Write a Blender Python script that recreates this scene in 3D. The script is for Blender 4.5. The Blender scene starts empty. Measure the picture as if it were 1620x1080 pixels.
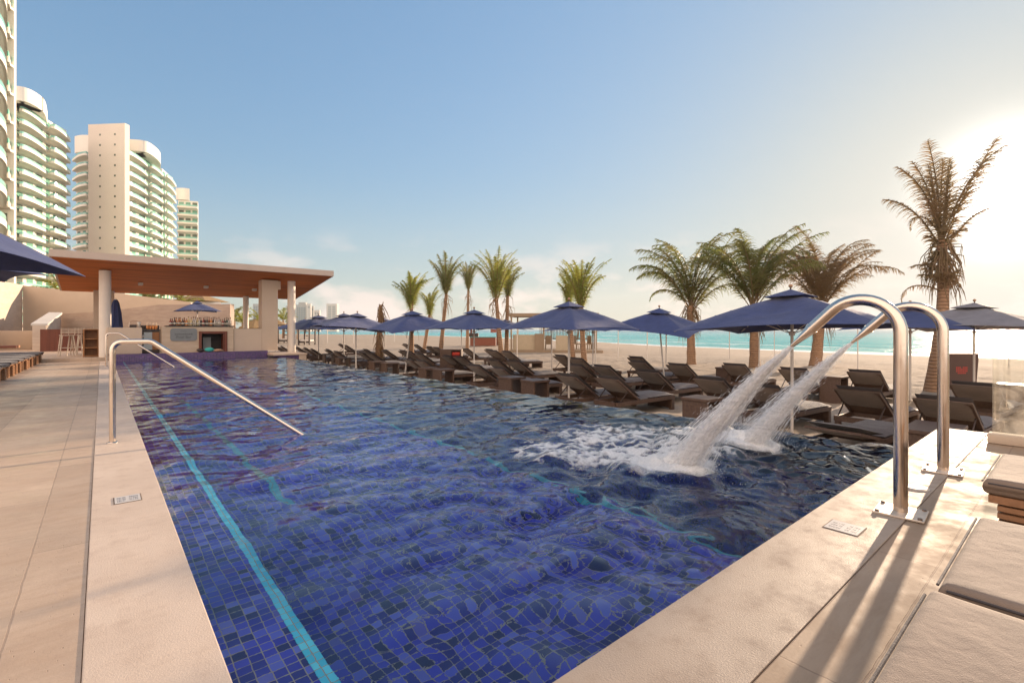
import bpy, math, random
import numpy as np
from mathutils import Vector, Matrix
R = math.radians
random.seed(7); np.random.seed(7)
S = bpy.context.scene
COL = S.collection

# ------------------------------------------------------------------ camera
EYE = 1.05; YAW = R(40.2); FPX = 769.0; CX = 810.0; HY = 521.0
cam = bpy.data.cameras.new("camera"); camo = bpy.data.objects.new("camera", cam); COL.objects.link(camo)
cam.sensor_width = 36.0; cam.lens = 36.0 * FPX / 1620.0
cam.shift_y = (HY - 540.0) / 1620.0
cam.clip_start = 0.05; cam.clip_end = 20000
camo.location = (0, 0, EYE); camo.rotation_euler = (R(90), 0, -YAW)
S.camera = camo

# ------------------------------------------------------------------ sky and sun
SUN_EL = R(11.3); SUN_AZ = R(85.8)           # azimuth from +Y towards +X
w = bpy.data.worlds.new("World"); S.world = w; w.use_nodes = True
nt = w.node_tree; N = nt.nodes; L = nt.links; N.clear()
out = N.new("ShaderNodeOutputWorld"); bg = N.new("ShaderNodeBackground")
sky = N.new("ShaderNodeTexSky"); sky.sky_type = 'NISHITA'; sky.sun_disc = False
sky.sun_elevation = SUN_EL; sky.sun_rotation = SUN_AZ
sky.air_density = 1.0; sky.dust_density = 0.6; sky.ozone_density = 2.0; sky.altitude = 0
SKY_STR = 0.15; SKY_K = 1.8
bg.inputs[1].default_value = SKY_STR
tc = N.new("ShaderNodeTexCoord"); sep = N.new("ShaderNodeSeparateXYZ"); L.new(tc.outputs['Generated'], sep.inputs[0])
def mth(op, a, b=None, c=None, clamp=False):
    n = N.new("ShaderNodeMath"); n.operation = op; n.use_clamp = clamp
    for i, v in enumerate((a, b, c)):
        if v is None: continue
        if isinstance(v, (int, float)): n.inputs[i].default_value = v
        else: L.new(v, n.inputs[i])
    return n.outputs[0]
zz = mth('ADD', mth('MAXIMUM', sep.outputs[2], 0.0), 0.10)
cmb = N.new("ShaderNodeCombineXYZ")
L.new(mth('DIVIDE', sep.outputs[0], zz), cmb.inputs[0]); L.new(mth('DIVIDE', sep.outputs[1], zz), cmb.inputs[1])
cn = N.new("ShaderNodeTexNoise"); cn.inputs['Scale'].default_value = 0.9; cn.inputs['Detail'].default_value = 7; cn.inputs['Roughness'].default_value = 0.55
mp = N.new("ShaderNodeMapping"); mp.inputs['Location'].default_value = (3.1, 1.7, 0.4)
# puffs: noise in direction space, stretched sideways, kept low over the horizon
nrm = N.new("ShaderNodeVectorMath"); nrm.operation = 'MULTIPLY'; nrm.inputs[1].default_value = (7.0, 7.0, 17.0)
L.new(tc.outputs['Generated'], nrm.inputs[0]); L.new(nrm.outputs[0], mp.inputs[0]); L.new(mp.outputs[0], cn.inputs['Vector'])
mr = N.new("ShaderNodeMapRange"); mr.inputs[1].default_value = 0.49; mr.inputs[2].default_value = 0.62; L.new(cn.outputs[0], mr.inputs[0])
up = N.new("ShaderNodeMapRange"); up.inputs[1].default_value = 0.20; up.inputs[2].default_value = 0.04; L.new(sep.outputs[2], up.inputs[0])
cl = mth('MULTIPLY', mth('MULTIPLY', mr.outputs[0], up.outputs[0], clamp=True), 0.8)
# pale humid band near the horizon
hz = N.new("ShaderNodeMapRange"); hz.inputs[1].default_value = 0.32; hz.inputs[2].default_value = -0.02; hz.interpolation_type = 'SMOOTHSTEP'; L.new(sep.outputs[2], hz.inputs[0])
mixh = N.new("ShaderNodeMixRGB"); mixh.inputs[2].default_value = (1.34, 1.50, 1.56, 1)
# soft shoulder so the aureole round the sun keeps some colour
bwn = N.new("ShaderNodeRGBToBW"); L.new(sky.outputs[0], bwn.inputs[0])
shd = N.new("ShaderNodeVectorMath"); shd.operation = 'SCALE'; tnt = N.new('ShaderNodeVectorMath'); tnt.operation = 'MULTIPLY'; tnt.inputs[1].default_value = (.86, 1.06, 1.10); L.new(sky.outputs[0], tnt.inputs[0]); L.new(tnt.outputs[0], shd.inputs[0]); L.new(mth('DIVIDE', 1.0, mth('ADD', mth('MULTIPLY', bwn.outputs[0], 1/SKY_K), 1.0)), shd.inputs['Scale'])
lumc = mth('DIVIDE', bwn.outputs[0], mth('ADD', mth('MULTIPLY', bwn.outputs[0], 1/SKY_K), 1.0))
wc_ = N.new("ShaderNodeVectorMath"); wc_.operation = 'SCALE'; wc_.inputs[0].default_value = (1.10, 1.0, .93); L.new(lumc, wc_.inputs['Scale'])
dsat = N.new("ShaderNodeMixRGB"); L.new(mth('DIVIDE', bwn.outputs[0], mth('ADD', bwn.outputs[0], 9.0)), dsat.inputs[0]); L.new(shd.outputs[0], dsat.inputs[1]); L.new(wc_.outputs[0], dsat.inputs[2])
L.new(mth('MULTIPLY', hz.outputs[0], 0.5), mixh.inputs[0]); L.new(dsat.outputs[0], mixh.inputs[1])
mixc = N.new("ShaderNodeMixRGB"); mixc.inputs[2].default_value = (2.45, 2.05, 1.88, 1)
L.new(cl, mixc.inputs[0]); L.new(mixh.outputs[0], mixc.inputs[1])
# bright cloud bank added out of view behind the camera as warm fill light
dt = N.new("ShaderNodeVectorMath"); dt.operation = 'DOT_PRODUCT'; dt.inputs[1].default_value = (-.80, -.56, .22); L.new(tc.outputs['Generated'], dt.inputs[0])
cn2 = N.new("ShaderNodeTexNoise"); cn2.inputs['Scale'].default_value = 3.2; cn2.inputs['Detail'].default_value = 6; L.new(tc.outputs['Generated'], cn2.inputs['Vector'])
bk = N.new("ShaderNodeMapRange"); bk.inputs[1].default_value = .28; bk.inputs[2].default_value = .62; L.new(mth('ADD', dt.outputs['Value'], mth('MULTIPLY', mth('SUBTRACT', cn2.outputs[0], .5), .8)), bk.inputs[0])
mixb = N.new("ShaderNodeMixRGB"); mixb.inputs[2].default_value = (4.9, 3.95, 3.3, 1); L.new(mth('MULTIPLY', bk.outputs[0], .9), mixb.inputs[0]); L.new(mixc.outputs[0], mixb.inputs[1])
# bright aureole close round the sun
sd = N.new("ShaderNodeVectorMath"); sd.operation = 'DOT_PRODUCT'; sd.inputs[1].default_value = (math.sin(SUN_AZ)*math.cos(SUN_EL), math.cos(SUN_AZ)*math.cos(SUN_EL), math.sin(SUN_EL)); L.new(tc.outputs['Generated'], sd.inputs[0])
sdc = mth('MAXIMUM', sd.outputs['Value'], 0.0)
au = mth('ADD', mth('MULTIPLY', mth('POWER', sdc, 520.0), 6.0), mth('MULTIPLY', mth('POWER', sdc, 60.0), 0.22))
auc = N.new("ShaderNodeVectorMath"); auc.operation = 'SCALE'; auc.inputs[0].default_value = (1.08, 1.0, .9); L.new(au, auc.inputs['Scale'])
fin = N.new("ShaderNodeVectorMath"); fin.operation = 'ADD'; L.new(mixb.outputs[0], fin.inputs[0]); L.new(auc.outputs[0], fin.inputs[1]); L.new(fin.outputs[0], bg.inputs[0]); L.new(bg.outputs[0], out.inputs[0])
sun = bpy.data.lights.new("sun", 'SUN'); suno = bpy.data.objects.new("sun", sun); COL.objects.link(suno)
sun.energy = 3.0; sun.angle = R(0.6); sun.color = (1.0, 0.76, 0.54)
sv = Vector((math.sin(SUN_AZ)*math.cos(SUN_EL), math.cos(SUN_AZ)*math.cos(SUN_EL), math.sin(SUN_EL)))
suno.rotation_euler = sv.to_track_quat('Z', 'Y').to_euler()
S.view_settings.view_transform = 'Standard'; S.view_settings.look = 'None'; S.view_settings.gamma = 1.0
S.view_settings.exposure = 1.6
try:
    S.cycles.use_denoising = True; S.cycles.max_bounces = 10; S.cycles.transparent_max_bounces = 24
    S.cycles.sample_clamp_indirect = 6.0; S.cycles.blur_glossy = 0.5
    S.cycles.caustics_reflective = False; S.cycles.caustics_refractive = True
except Exception: pass

# ------------------------------------------------------------------ helpers
def P(px, d, z=None, py=None):
    l = (px - CX) / FPX * d
    x = l*math.cos(YAW) + d*math.sin(YAW); y = -l*math.sin(YAW) + d*math.cos(YAW)
    if z is None: z = EYE + (HY - py) / FPX * d if py is not None else 0.0
    return Vector((x, y, z))
def G(px, py, z=0.0): return P(px, FPX*(EYE - z)/(py - HY), z)
def zat(py, d): return EYE + (HY - py)/FPX*d

class MB:
    def __init__(s): s.v = []; s.f = []
    def add(s, vs, fs, M=None):
        o = len(s.v)
        s.v += [tuple(M @ Vector(v)) if M else tuple(v) for v in vs]
        s.f += [tuple(o+i for i in f) for f in fs]; return s
    def box(s, x0, x1, y0, y1, z0, z1, M=None, bev=0.0):
        if bev <= 0:
            vs = [(x,y,z) for z in (z0,z1) for y in (y0,y1) for x in (x0,x1)]
            return s.add(vs, [(0,2,3,1),(4,5,7,6),(0,1,5,4),(2,6,7,3),(0,4,6,2),(1,3,7,5)], M)
        b = min(bev, (x1-x0)/2.01, (y1-y0)/2.01, (z1-z0)/2.01)
        def ring(z, i, j): return [(x0+i,y0+j,z),(x0+j,y0+i,z),(x1-j,y0+i,z),(x1-i,y0+j,z),(x1-i,y1-j,z),(x1-j,y1-i,z),(x0+j,y1-i,z),(x0+i,y1-j,z)]
        c = b*0.3
        rs = [ring(z0, b, b*1.3), ring(z0+c, c, b), ring(z0+b, 0, b), ring(z1-b, 0, b), ring(z1-c, c, b), ring(z1, b, b*1.3)]
        vs = [p for r in rs for p in r]; fs = [tuple(range(7,-1,-1)), tuple(range(40,48))]
        for k in range(5):
            for i in range(8):
                a = k*8+i; bb = k*8+(i+1)%8; fs.append((a, bb, bb+8, a+8))
        return s.add(vs, fs, M)
    def tube(s, pts, rad, n=8, cap=True, M=None):
        pts = [Vector(p) for p in pts]; m = len(pts)
        if isinstance(rad, (int, float)): rad = [rad]*m
        vs = []; fs = []; ref = None
        for i, p in enumerate(pts):
            t = (pts[min(i+1,m-1)] - pts[max(i-1,0)]).normalized()
            if ref is None: ref = Vector((0,0,1)) if abs(t.z) < 0.9 else Vector((1,0,0))
            a = t.cross(ref).normalized(); b = a.cross(t).normalized(); ref = b
            for k in range(n):
                q = 2*math.pi*k/n; vs.append(p + (a*math.cos(q) + b*math.sin(q))*rad[i])
        for i in range(m-1):
            for k in range(n):
                fs.append((i*n+k, i*n+(k+1)%n, (i+1)*n+(k+1)%n, (i+1)*n+k))
        if cap: fs.append(tuple(range(n-1,-1,-1))); fs.append(tuple((m-1)*n+k for k in range(n)))
        return s.add(vs, fs, M)
    def lathe(s, prof, n=12, c=(0,0,0), M=None):
        vs = []; fs = []; m = len(prof)
        for r, z in prof:
            for k in range(n):
                q = 2*math.pi*k/n; vs.append((c[0]+r*math.cos(q), c[1]+r*math.sin(q), c[2]+z))
        for i in range(m-1):
            for k in range(n): fs.append((i*n+k, i*n+(k+1)%n, (i+1)*n+(k+1)%n, (i+1)*n+k))
        fs.append(tuple(range(n-1,-1,-1))); fs.append(tuple((m-1)*n+k for k in range(n)))
        return s.add(vs, fs, M)
    def prism(s, poly, z0, z1, M=None):
        n = len(poly); vs = [(p[0],p[1],z0) for p in poly] + [(p[0],p[1],z1) for p in poly]
        fs = [tuple(range(n-1,-1,-1)), tuple(range(n,2*n))] + [(i,(i+1)%n,n+(i+1)%n,n+i) for i in range(n)]
        return s.add(vs, fs, M)
    def wall(s, pts, th):
        """upright slab through (x,y,zbottom,ztop) stations"""
        n = len(pts); vs = []
        for i, (x,y,a,b) in enumerate(pts):
            p = pts[min(i+1,n-1)]; q = pts[max(i-1,0)]
            d = Vector((p[0]-q[0], p[1]-q[1], 0)).normalized(); o = Vector((-d.y, d.x, 0))*th
            vs += [(x,y,a),(x,y,b),(x+o.x,y+o.y,b),(x+o.x,y+o.y,a)]
        fs = [(0,1,2,3), tuple(4*(n-1)+k for k in (3,2,1,0))]
        for i in range(n-1):
            for k in range(4): fs.append((4*i+k, 4*i+4+k, 4*i+4+(k+1)%4, 4*i+(k+1)%4))
        return s.add(vs, fs)
    def build(s, name, mat, parent=None, smooth=False, label=None):
        me = bpy.data.meshes.new(name); me.from_pydata(s.v, [], s.f); me.update()
        if mat: me.materials.append(mat)
        if smooth: me.polygons.foreach_set("use_smooth", [True]*len(me.polygons))
        o = bpy.data.objects.new(name, me); COL.objects.link(o)
        if parent is not None: o.parent = parent
        if label: o["label"] = label
        return o
def fixn(o):
    import bmesh
    b = bmesh.new(); b.from_mesh(o.data); bmesh.ops.recalc_face_normals(b, faces=b.faces); b.to_mesh(o.data); b.free(); return o
def autosm(o, ang=35):
    """smooth faces, keep edges sharper than ang"""
    import bmesh
    b = bmesh.new(); b.from_mesh(o.data)
    bmesh.ops.recalc_face_normals(b, faces=b.faces)
    for f in b.faces: f.smooth = True
    for e in b.edges:
        if len(e.link_faces) == 2: e.smooth = e.calc_face_angle(0) < R(ang)
    b.to_mesh(o.data); b.free(); return o
def tag(o, label, cat, group=None):
    o["label"] = label; o["category"] = cat
    if group: o["group"] = group
    return o
def thing(name, label, cat, loc=(0,0,0), rz=0, group=None):
    o = bpy.data.objects.new(name, None); COL.objects.link(o); o.empty_display_size = 0.1
    o.location = loc; o.rotation_euler = (0,0,rz); return tag(o, label, cat, group)
def struct(o, kind='structure'):
    o["kind"] = kind; return o
def dup(root, loc, rz, label, group=None):
    r = root.copy(); COL.objects.link(r); r.location = loc; r.rotation_euler = (root.rotation_euler[0], root.rotation_euler[1], rz); r["label"] = label
    if group: r["group"] = group
    def rec(src, dst):
        for ch in list(src.children):
            c = ch.copy(); COL.objects.link(c); c.parent = dst; c.matrix_parent_inverse = ch.matrix_parent_inverse.copy(); rec(ch, c)
    rec(root, r); return r
def text_mesh(body, size, name, mat, parent, loc, rot, ext=0.001, align='CENTER'):
    c = bpy.data.curves.new(name, 'FONT'); c.body = body; c.size = size; c.extrude = ext; c.align_x = align; c.align_y = 'CENTER'
    t = bpy.data.objects.new(name, c); COL.objects.link(t)
    dg = bpy.context.evaluated_depsgraph_get(); me = bpy.data.meshes.new_from_object(t.evaluated_get(dg))
    bpy.data.objects.remove(t); me.materials.clear(); me.materials.append(mat)
    o = bpy.data.objects.new(name, me); COL.objects.link(o); o.parent = parent; o.location = loc; o.rotation_euler = rot
    return o

# ------------------------------------------------------------------ materials
class NT:
    def __init__(s, name):
        s.m = bpy.data.materials.new(name); s.m.use_nodes = True; s.t = s.m.node_tree
        s.t.nodes.clear(); s.out = s.n("ShaderNodeOutputMaterial")
    def n(s, typ, **kw):
        x = s.t.nodes.new(typ)
        for k, v in kw.items(): setattr(x, k, v)
        return x
    def l(s, a, b): s.t.links.new(a, b)
    def set(s, node, key, v):
        if hasattr(v, 'links') or isinstance(v, bpy.types.NodeSocket): s.l(v, node.inputs[key])
        else: node.inputs[key].default_value = v
    def math(s, op, a, b=0.0, clamp=False):
        x = s.n("ShaderNodeMath", operation=op, use_clamp=clamp); s.set(x, 0, a); s.set(x, 1, b); return x.outputs[0]
    def coord(s, kind='Object', scale=(1,1,1), rot=(0,0,0), loc=(0,0,0)):
        if kind == 'World': c = s.n("ShaderNodeNewGeometry").outputs['Position']
        else: c = s.n("ShaderNodeTexCoord").outputs[kind]
        m = s.n("ShaderNodeMapping"); m.inputs['Scale'].default_value = scale; m.inputs['Rotation'].default_value = rot; m.inputs['Location'].default_value = loc
        s.l(c, m.inputs[0]); return m.outputs[0]
    def noise(s, vec, scale=5, detail=4, rough=0.5, dist=0.0):
        x = s.n("ShaderNodeTexNoise"); s.l(vec, x.inputs['Vector']); x.inputs['Scale'].default_value = scale
        x.inputs['Detail'].default_value = detail; x.inputs['Roughness'].default_value = rough; x.inputs['Distortion'].default_value = dist
        return x.outputs[0]
    def ramp(s, fac, stops):
        x = s.n("ShaderNodeValToRGB"); s.l(fac, x.inputs[0]); e = x.color_ramp.elements
        while len(e) < len(stops): e.new(0.5)
        for i, (p, c) in enumerate(stops): e[i].position = p; e[i].color = (c[0],c[1],c[2],1) if not isinstance(c, (int,float)) else (c,c,c,1)
        return x.outputs[0]
    def mix(s, fac, a, b, blend='MIX'):
        x = s.n("ShaderNodeMixRGB", blend_type=blend)
        for k, v in ((0,fac),(1,a),(2,b)):
            if isinstance(v, tuple): x.inputs[k].default_value = (v[0],v[1],v[2],1)
            else: s.set(x, k, v)
        return x.outputs[0]
    def rng(s, v, a, b, c=0.0, d=1.0):
        x = s.n("ShaderNodeMapRange"); s.l(v, x.inputs[0]); x.inputs[1].default_value = a; x.inputs[2].default_value = b; x.inputs[3].default_value = c; x.inputs[4].default_value = d; return x.outputs[0]
    def bump(s, h, strength=0.3, dist=0.01):
        x = s.n("ShaderNodeBump"); s.l(h, x.inputs['Height']); x.inputs['Strength'].default_value = strength; x.inputs['Distance'].default_value = dist; return x.outputs[0]
    def pbr(s, color, rough=0.6, metal=0.0, normal=None, **kw):
        x = s.n("ShaderNodeBsdfPrincipled")
        if isinstance(color, tuple): x.inputs['Base Color'].default_value = (*color[:3], 1)
        else: s.l(color, x.inputs['Base Color'])
        s.set(x, 'Roughness', rough); s.set(x, 'Metallic', metal)
        if normal is not None: s.l(normal, x.inputs['Normal'])
        for k, v in kw.items(): s.set(x, k.replace('_', ' '), v)
        s.l(x.outputs[0], s.out.inputs[0]); return x
def M_noise(name, c1, c2, scale=6, rough=0.7, bump=0.15, bdist=0.004, bscale=60, metal=0, kind='Object', stretch=(1,1,1), **kw):
    t = NT(name); v = t.coord(kind, stretch)
    n = t.noise(v, scale, 5, 0.6); n2 = t.noise(v, bscale, 4, 0.6)
    col = t.mix(t.rng(n, 0.32, 0.68), c1, c2)
    col = t.mix(t.math('MULTIPLY', n2, 0.25), col, (c1[0]*0.6, c1[1]*0.6, c1[2]*0.6))
    t.pbr(col, rough, metal, t.bump(n2, bump, bdist), **kw); return t.m

M = {}
M['concrete'] = M_noise('cast_stone', (.62,.49,.38), (.52,.40,.31), 2.2, .75, .5, .003, 140, kind='World')
M['stucco'] = M_noise('beige_stucco', (.62,.49,.37), (.56,.44,.33), 1.2, .85, .2, .003, 50, kind='World')
M['white_plaster'] = M_noise('white_plaster', (.72,.66,.58), (.66,.60,.52), 1.5, .75, .15, .003, 60, kind='World')
M['col_white'] = M_noise('painted_column', (.80,.71,.61), (.74,.65,.55), 3, .6, .1, .002, 60)
M['sand'] = None
M['steel'] = None
def brushed():
    t = NT('polished_steel'); v = t.coord('Object', (30,30,1)); n = t.noise(v, 10, 3)
    v2 = t.coord('Object'); n2 = t.noise(v2, 14, 4)
    t.pbr((.70,.60,.51), t.rng(n2, .3, .7, .10, .24), 1.0, t.bump(n, .05, .0006)); return t.m
M['steel'] = brushed()
M['bolt'] = M_noise('bolt_steel', (.35,.27,.22), (.25,.19,.15), 30, .4, .1, metal=1.0)

def travertine(name, w, h, off, offs=(0,0), swap=False, base=((.62,.47,.34),(.50,.36,.25)), joint=0.004, rough=(.3,.65), spec=.5):
    """honed travertine slabs with thin joints and pits, in world metres"""
    t = NT(name); v = t.coord('World', (1,1,1), (0,0,R(90) if swap else 0), (offs[0], offs[1], 0))
    wob = t.noise(v, 9, 3); wv = t.n("ShaderNodeVectorMath", operation='SCALE'); 
    cmb = t.n("ShaderNodeCombineXYZ"); t.l(t.math('MULTIPLY', t.math('SUBTRACT', wob, .5), 0.012), cmb.inputs[1])
    av = t.n("ShaderNodeVectorMath", operation='ADD'); t.l(v, av.inputs[0]); t.l(cmb.outputs[0], av.inputs[1])
    b = t.n("ShaderNodeTexBrick"); t.l(av.outputs[0], b.inputs['Vector'])
    b.inputs['Scale'].default_value = 1; b.inputs['Brick Width'].default_value = w; b.inputs['Row Height'].default_value = h
    b.inputs['Mortar Size'].default_value = joint; b.inputs['Mortar Smooth'].default_value = .3; b.offset = off
    b.inputs['Color1'].default_value = (.15,.15,.15,1); b.inputs['Color2'].default_value = (.9,.9,.9,1); b.inputs['Mortar'].default_value = (.5,.5,.5,1)
    big = t.noise(v, 1.3, 5, .6); vein = t.noise(t.coord('World', (2,9,4)), 2.0, 6, .65, .6)
    pit = t.n("ShaderNodeTexVoronoi"); t.l(t.coord('World', (14,40,14) if not swap else (40,14,14)), pit.inputs['Vector']); pit.inputs['Scale'].default_value = 1.4
    pn = t.noise(v, 5, 3); pits = t.math('MULTIPLY', t.rng(pit.outputs[0], .13, .05), t.rng(pn, .46, .56), True)
    col = t.mix(t.rng(big, .3, .7), base[0], base[1]); col = t.mix(t.math('MULTIPLY', t.rng(vein, .4, .75), .5), col, (base[1][0]*.78, base[1][1]*.72, base[1][2]*.66))
    tone = t.rng(b.outputs[0], .15, .9, .88, 1.06)
    mul = t.n("ShaderNodeVectorMath", operation='SCALE'); t.l(col, mul.inputs[0]); t.l(tone, mul.inputs['Scale'])
    col = t.mix(t.math('MULTIPLY', b.outputs['Fac'], .5), mul.outputs[0], (.22,.15,.11)); col = t.mix(t.math('MULTIPLY', pits, .7), col, (.25,.17,.12)); stn = t.noise(v, .55, 6, .7, .8); col = t.mix(t.rng(stn, .46, .70, 0, .50), col, (.36,.25,.175)); col = t.mix(t.rng(t.noise(v, 22, 4, .7), .60, .72, 0, .35), col, (.34,.24,.17))
    fine = t.noise(v, 90, 4, .6)
    hgt = t.math('SUBTRACT', t.math('MULTIPLY', fine, .25), t.math('ADD', t.math('MULTIPLY', b.outputs['Fac'], 1.0), pits))
    ro = t.rng(t.noise(v, 4, 5, .6), .35, .65, rough[0], rough[1])
    t.pbr(col, ro, 0, t.bump(hgt, .55, .005), **{'Specular IOR Level': spec}); return t.m
M['deck_left'] = travertine('travertine_paving', 1.9, .55, .5, (0.35, 0.25), True)
M['deck_right'] = travertine('travertine_paving_fine', 1.15, .215, .37, (0.2, -.0), False, ((.46,.35,.25),(.36,.26,.18)), .004, (.55,.85), .25)
def coping(nm='cast_coping', k=1.0, rr=(.45,.75)):
    t = NT(nm); v = t.coord('World'); n = t.noise(v, 150, 3, .7); b = t.noise(v, 1.8, 5, .6); s = t.noise(v, 7, 4, .7)
    col = t.mix(t.rng(b, .3, .7), (.68,.54,.42), (.57,.44,.335)); col = t.mix(t.rng(s, .50, .72, 0, .45), col, (.40,.29,.22)); col = t.mix(t.rng(t.noise(v, .7, 6, .7, 1.0), .5, .7, 0, .30), col, (.42,.31,.24))
    col = t.mix(t.rng(n, .62, .72, 0, .5), col, (.34,.26,.20))
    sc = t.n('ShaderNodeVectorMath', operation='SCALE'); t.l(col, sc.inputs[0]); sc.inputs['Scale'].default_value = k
    t.pbr(sc.outputs[0], t.rng(s, .3, .7, *rr), 0, t.bump(n, .5, .004)); return t.m
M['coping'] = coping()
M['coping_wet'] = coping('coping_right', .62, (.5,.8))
def sandm():
    t = NT('beach_sand'); v = t.coord('World'); n1 = t.noise(v, .35, 4, .6); n2 = t.noise(v, 3.2, 5, .7); n3 = t.noise(v, 120, 3)
    foot = t.n("ShaderNodeTexVoronoi"); foot.feature = 'SMOOTH_F1'; t.l(t.coord('World', (1.6,2.2,1)), foot.inputs['Vector']); foot.inputs['Scale'].default_value = 1.3
    col = t.mix(t.rng(n1, .3, .7), (.40,.315,.235), (.33,.255,.185)); col = t.mix(t.rng(n2, .45, .8, 0, .4), col, (.40,.31,.235))
    h = t.math('ADD', t.math('MULTIPLY', n2, 1.0), t.math('MULTIPLY', foot.outputs[0], .55)); h = t.math('ADD', h, t.math('MULTIPLY', n3, .03))
    t.pbr(col, .95, 0, t.bump(h, .9, .09)); return t.m
M['sand'] = sandm()
def tilem(name, hue_shift=0.0, wallmode=False, dark=1.0):
    """glass mosaic, 45 mm tiles"""
    t = NT(name); T = .046
    geo = t.n("ShaderNodeNewGeometry"); v = t.coord('World', (1/T,1/T,1/T), (0,0,0), (.4,.2,.5))
    fl = t.n("ShaderNodeVectorMath", operation='FLOOR'); t.l(v, fl.inputs[0]); fr = t.n("ShaderNodeVectorMath", operation='FRACTION'); t.l(v, fr.inputs[0])
    wn = t.n("ShaderNodeTexWhiteNoise", noise_dimensions='3D')
    if wallmode: t.l(fl.outputs[0], wn.inputs['Vector'])
    else:
        zk = t.n("ShaderNodeVectorMath", operation='MULTIPLY'); t.l(fl.outputs[0], zk.inputs[0]); zk.inputs[1].default_value = (1,1,0); t.l(zk.outputs[0], wn.inputs['Vector'])
    sx = t.n("ShaderNodeSeparateXYZ"); t.l(fr.outputs[0], sx.inputs[0])
    def edge(o):
        return t.math('LESS_THAN', t.math('SUBTRACT', .5, t.math('ABSOLUTE', t.math('SUBTRACT', o, .5))), .04)
    comps = (sx.outputs[0], sx.outputs[1]) if not wallmode else None
    if wallmode:
        nrm = t.n("ShaderNodeSeparateXYZ"); t.l(geo.outputs['Normal'], nrm.inputs[0])
        ax = t.math('ABSOLUTE', nrm.outputs[0]); isx = t.math('GREATER_THAN', ax, .5); 
        e1 = t.math('ADD', t.math('MULTIPLY', edge(sx.outputs[1]), isx), t.math('MULTIPLY', edge(sx.outputs[0]), t.math('SUBTRACT', 1.0, isx)))
        g = t.math('ADD', e1, edge(sx.outputs[2]), True)
    else: g = t.math('ADD', edge(sx.outputs[0]), edge(sx.outputs[1]), True)
    if name == 'violet_mosaic': st = [(0,(.05,.02,.10)),(.4,(.09,.03,.17)),(.75,(.04,.02,.12)),(1,(.15,.06,.22))]
    elif name == 'aqua_mosaic': st = [(0,(.03,.34,.52)),(.5,(.05,.42,.60)),(1,(.09,.50,.64))]
    else: st = [(0,(.004,.004,.05)),(.22,(.009,.008,.17)),(.5,(.019,.019,.33)),(.78,(.036,.042,.43)),(.92,(.09,.12,.50)),(1,(.05,.03,.22))]
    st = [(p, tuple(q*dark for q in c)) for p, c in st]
    col = t.ramp(wn.outputs['Value'], st)
    col = t.mix(g, col, (.21*dark,.20*dark,.17*dark))
    t.pbr(col, .22 if not wallmode else .3); return t.m
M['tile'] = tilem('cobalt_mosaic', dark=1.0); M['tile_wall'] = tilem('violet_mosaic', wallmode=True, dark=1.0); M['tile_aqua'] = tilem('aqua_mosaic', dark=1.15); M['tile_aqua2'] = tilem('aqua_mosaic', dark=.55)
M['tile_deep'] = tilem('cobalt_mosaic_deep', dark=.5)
def woodm(name, c1, c2, ax='X', sc=3.0, board=0.0, rough=.5):
    t = NT(name); st = {'X':(.6,14,14),'Y':(14,.6,14),'Z':(14,14,.6)}[ax]
    v = t.coord('Object', st); n = t.noise(v, sc, 6, .65, .4); n2 = t.noise(t.coord('Object', tuple(q*.35 for q in st)), sc, 3)
    col = t.mix(t.rng(n, .3, .7), c1, c2); col = t.mix(t.rng(n2, .4, .7, 0, .6), col, tuple(q*.55 for q in c1)); h = n
    t.pbr(col, rough, 0, t.bump(h, .2, .002)); return t.m
M['wicker'] = None
def wicker(name, c1, c2):
    t = NT(name); v = t.coord('Object'); wv = t.n("ShaderNodeTexWave", wave_type='BANDS', bands_direction='Z'); t.l(v, wv.inputs['Vector']); wv.inputs['Scale'].default_value = 38; wv.inputs['Distortion'].default_value = 1.5
    n = t.noise(v, 26, 4); col = t.mix(t.rng(n, .35, .7), c1, c2)
    t.pbr(col, .5, 0, t.bump(wv.outputs[0], .4, .003)); return t.m
M['wicker'] = wicker('brown_wicker', (.082,.044,.029), (.130,.076,.050))
def fabric(name, c, sheen=.3, rough=.85, trans=0.0):
    t = NT(name); v = t.coord('Object'); n = t.noise(v, 4.5, 4, .55); f = t.noise(v, 320, 2)
    col = t.mix(t.rng(n, .3, .7), tuple(q*1.1 for q in c), tuple(q*.86 for q in c))
    x = t.pbr(col, rough, 0, t.bump(t.math('ADD', n, t.math('MULTIPLY', f, .1)), .55, .03))
    x.inputs['Sheen Weight'].default_value = sheen; x.inputs['Sheen Roughness'].default_value = .4
    if trans > 0:
        tr = t.n("ShaderNodeBsdfTranslucent"); t.l(col, tr.inputs[0]); mx = t.n("ShaderNodeMixShader"); mx.inputs[0].default_value = trans
        t.l(x.outputs[0], mx.inputs[1]); t.l(tr.outputs[0], mx.inputs[2]); t.l(mx.outputs[0], t.out.inputs[0])
    return t.m
M['sling'] = fabric('taupe_sling', (.20,.155,.125), .2)
M['cushion'] = fabric('grey_cushion', (.105,.090,.092), .15)
M['cushion_deck'] = fabric('dark_cushion', (.075,.062,.062), .15)
M['cushion_sun'] = fabric('sunlit_taupe_cushion', (.25,.185,.14), .1)  # deck cushion again, colour lightened for its sunlit look
M['navy'] = fabric('navy_canopy', (.038,.058,.175), .2, .75, .18)
M['navy_sunlit'] = fabric('sunlit_grey_canopy', (.27,.255,.28), .2, .75, .3)  # navy cloth with sunlight put into its colour, paled to grey
M['pole'] = M_noise('white_pole_paint', (.72,.66,.60), (.64,.58,.52), 5, .45, .05)
M['dark'] = M_noise('dark_wood', (.035,.022,.018), (.055,.032,.025), 8, .5)
M['black'] = M_noise('black_stone_top', (.018,.016,.018), (.03,.027,.027), 10, .25)
M['trunk'] = None
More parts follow.
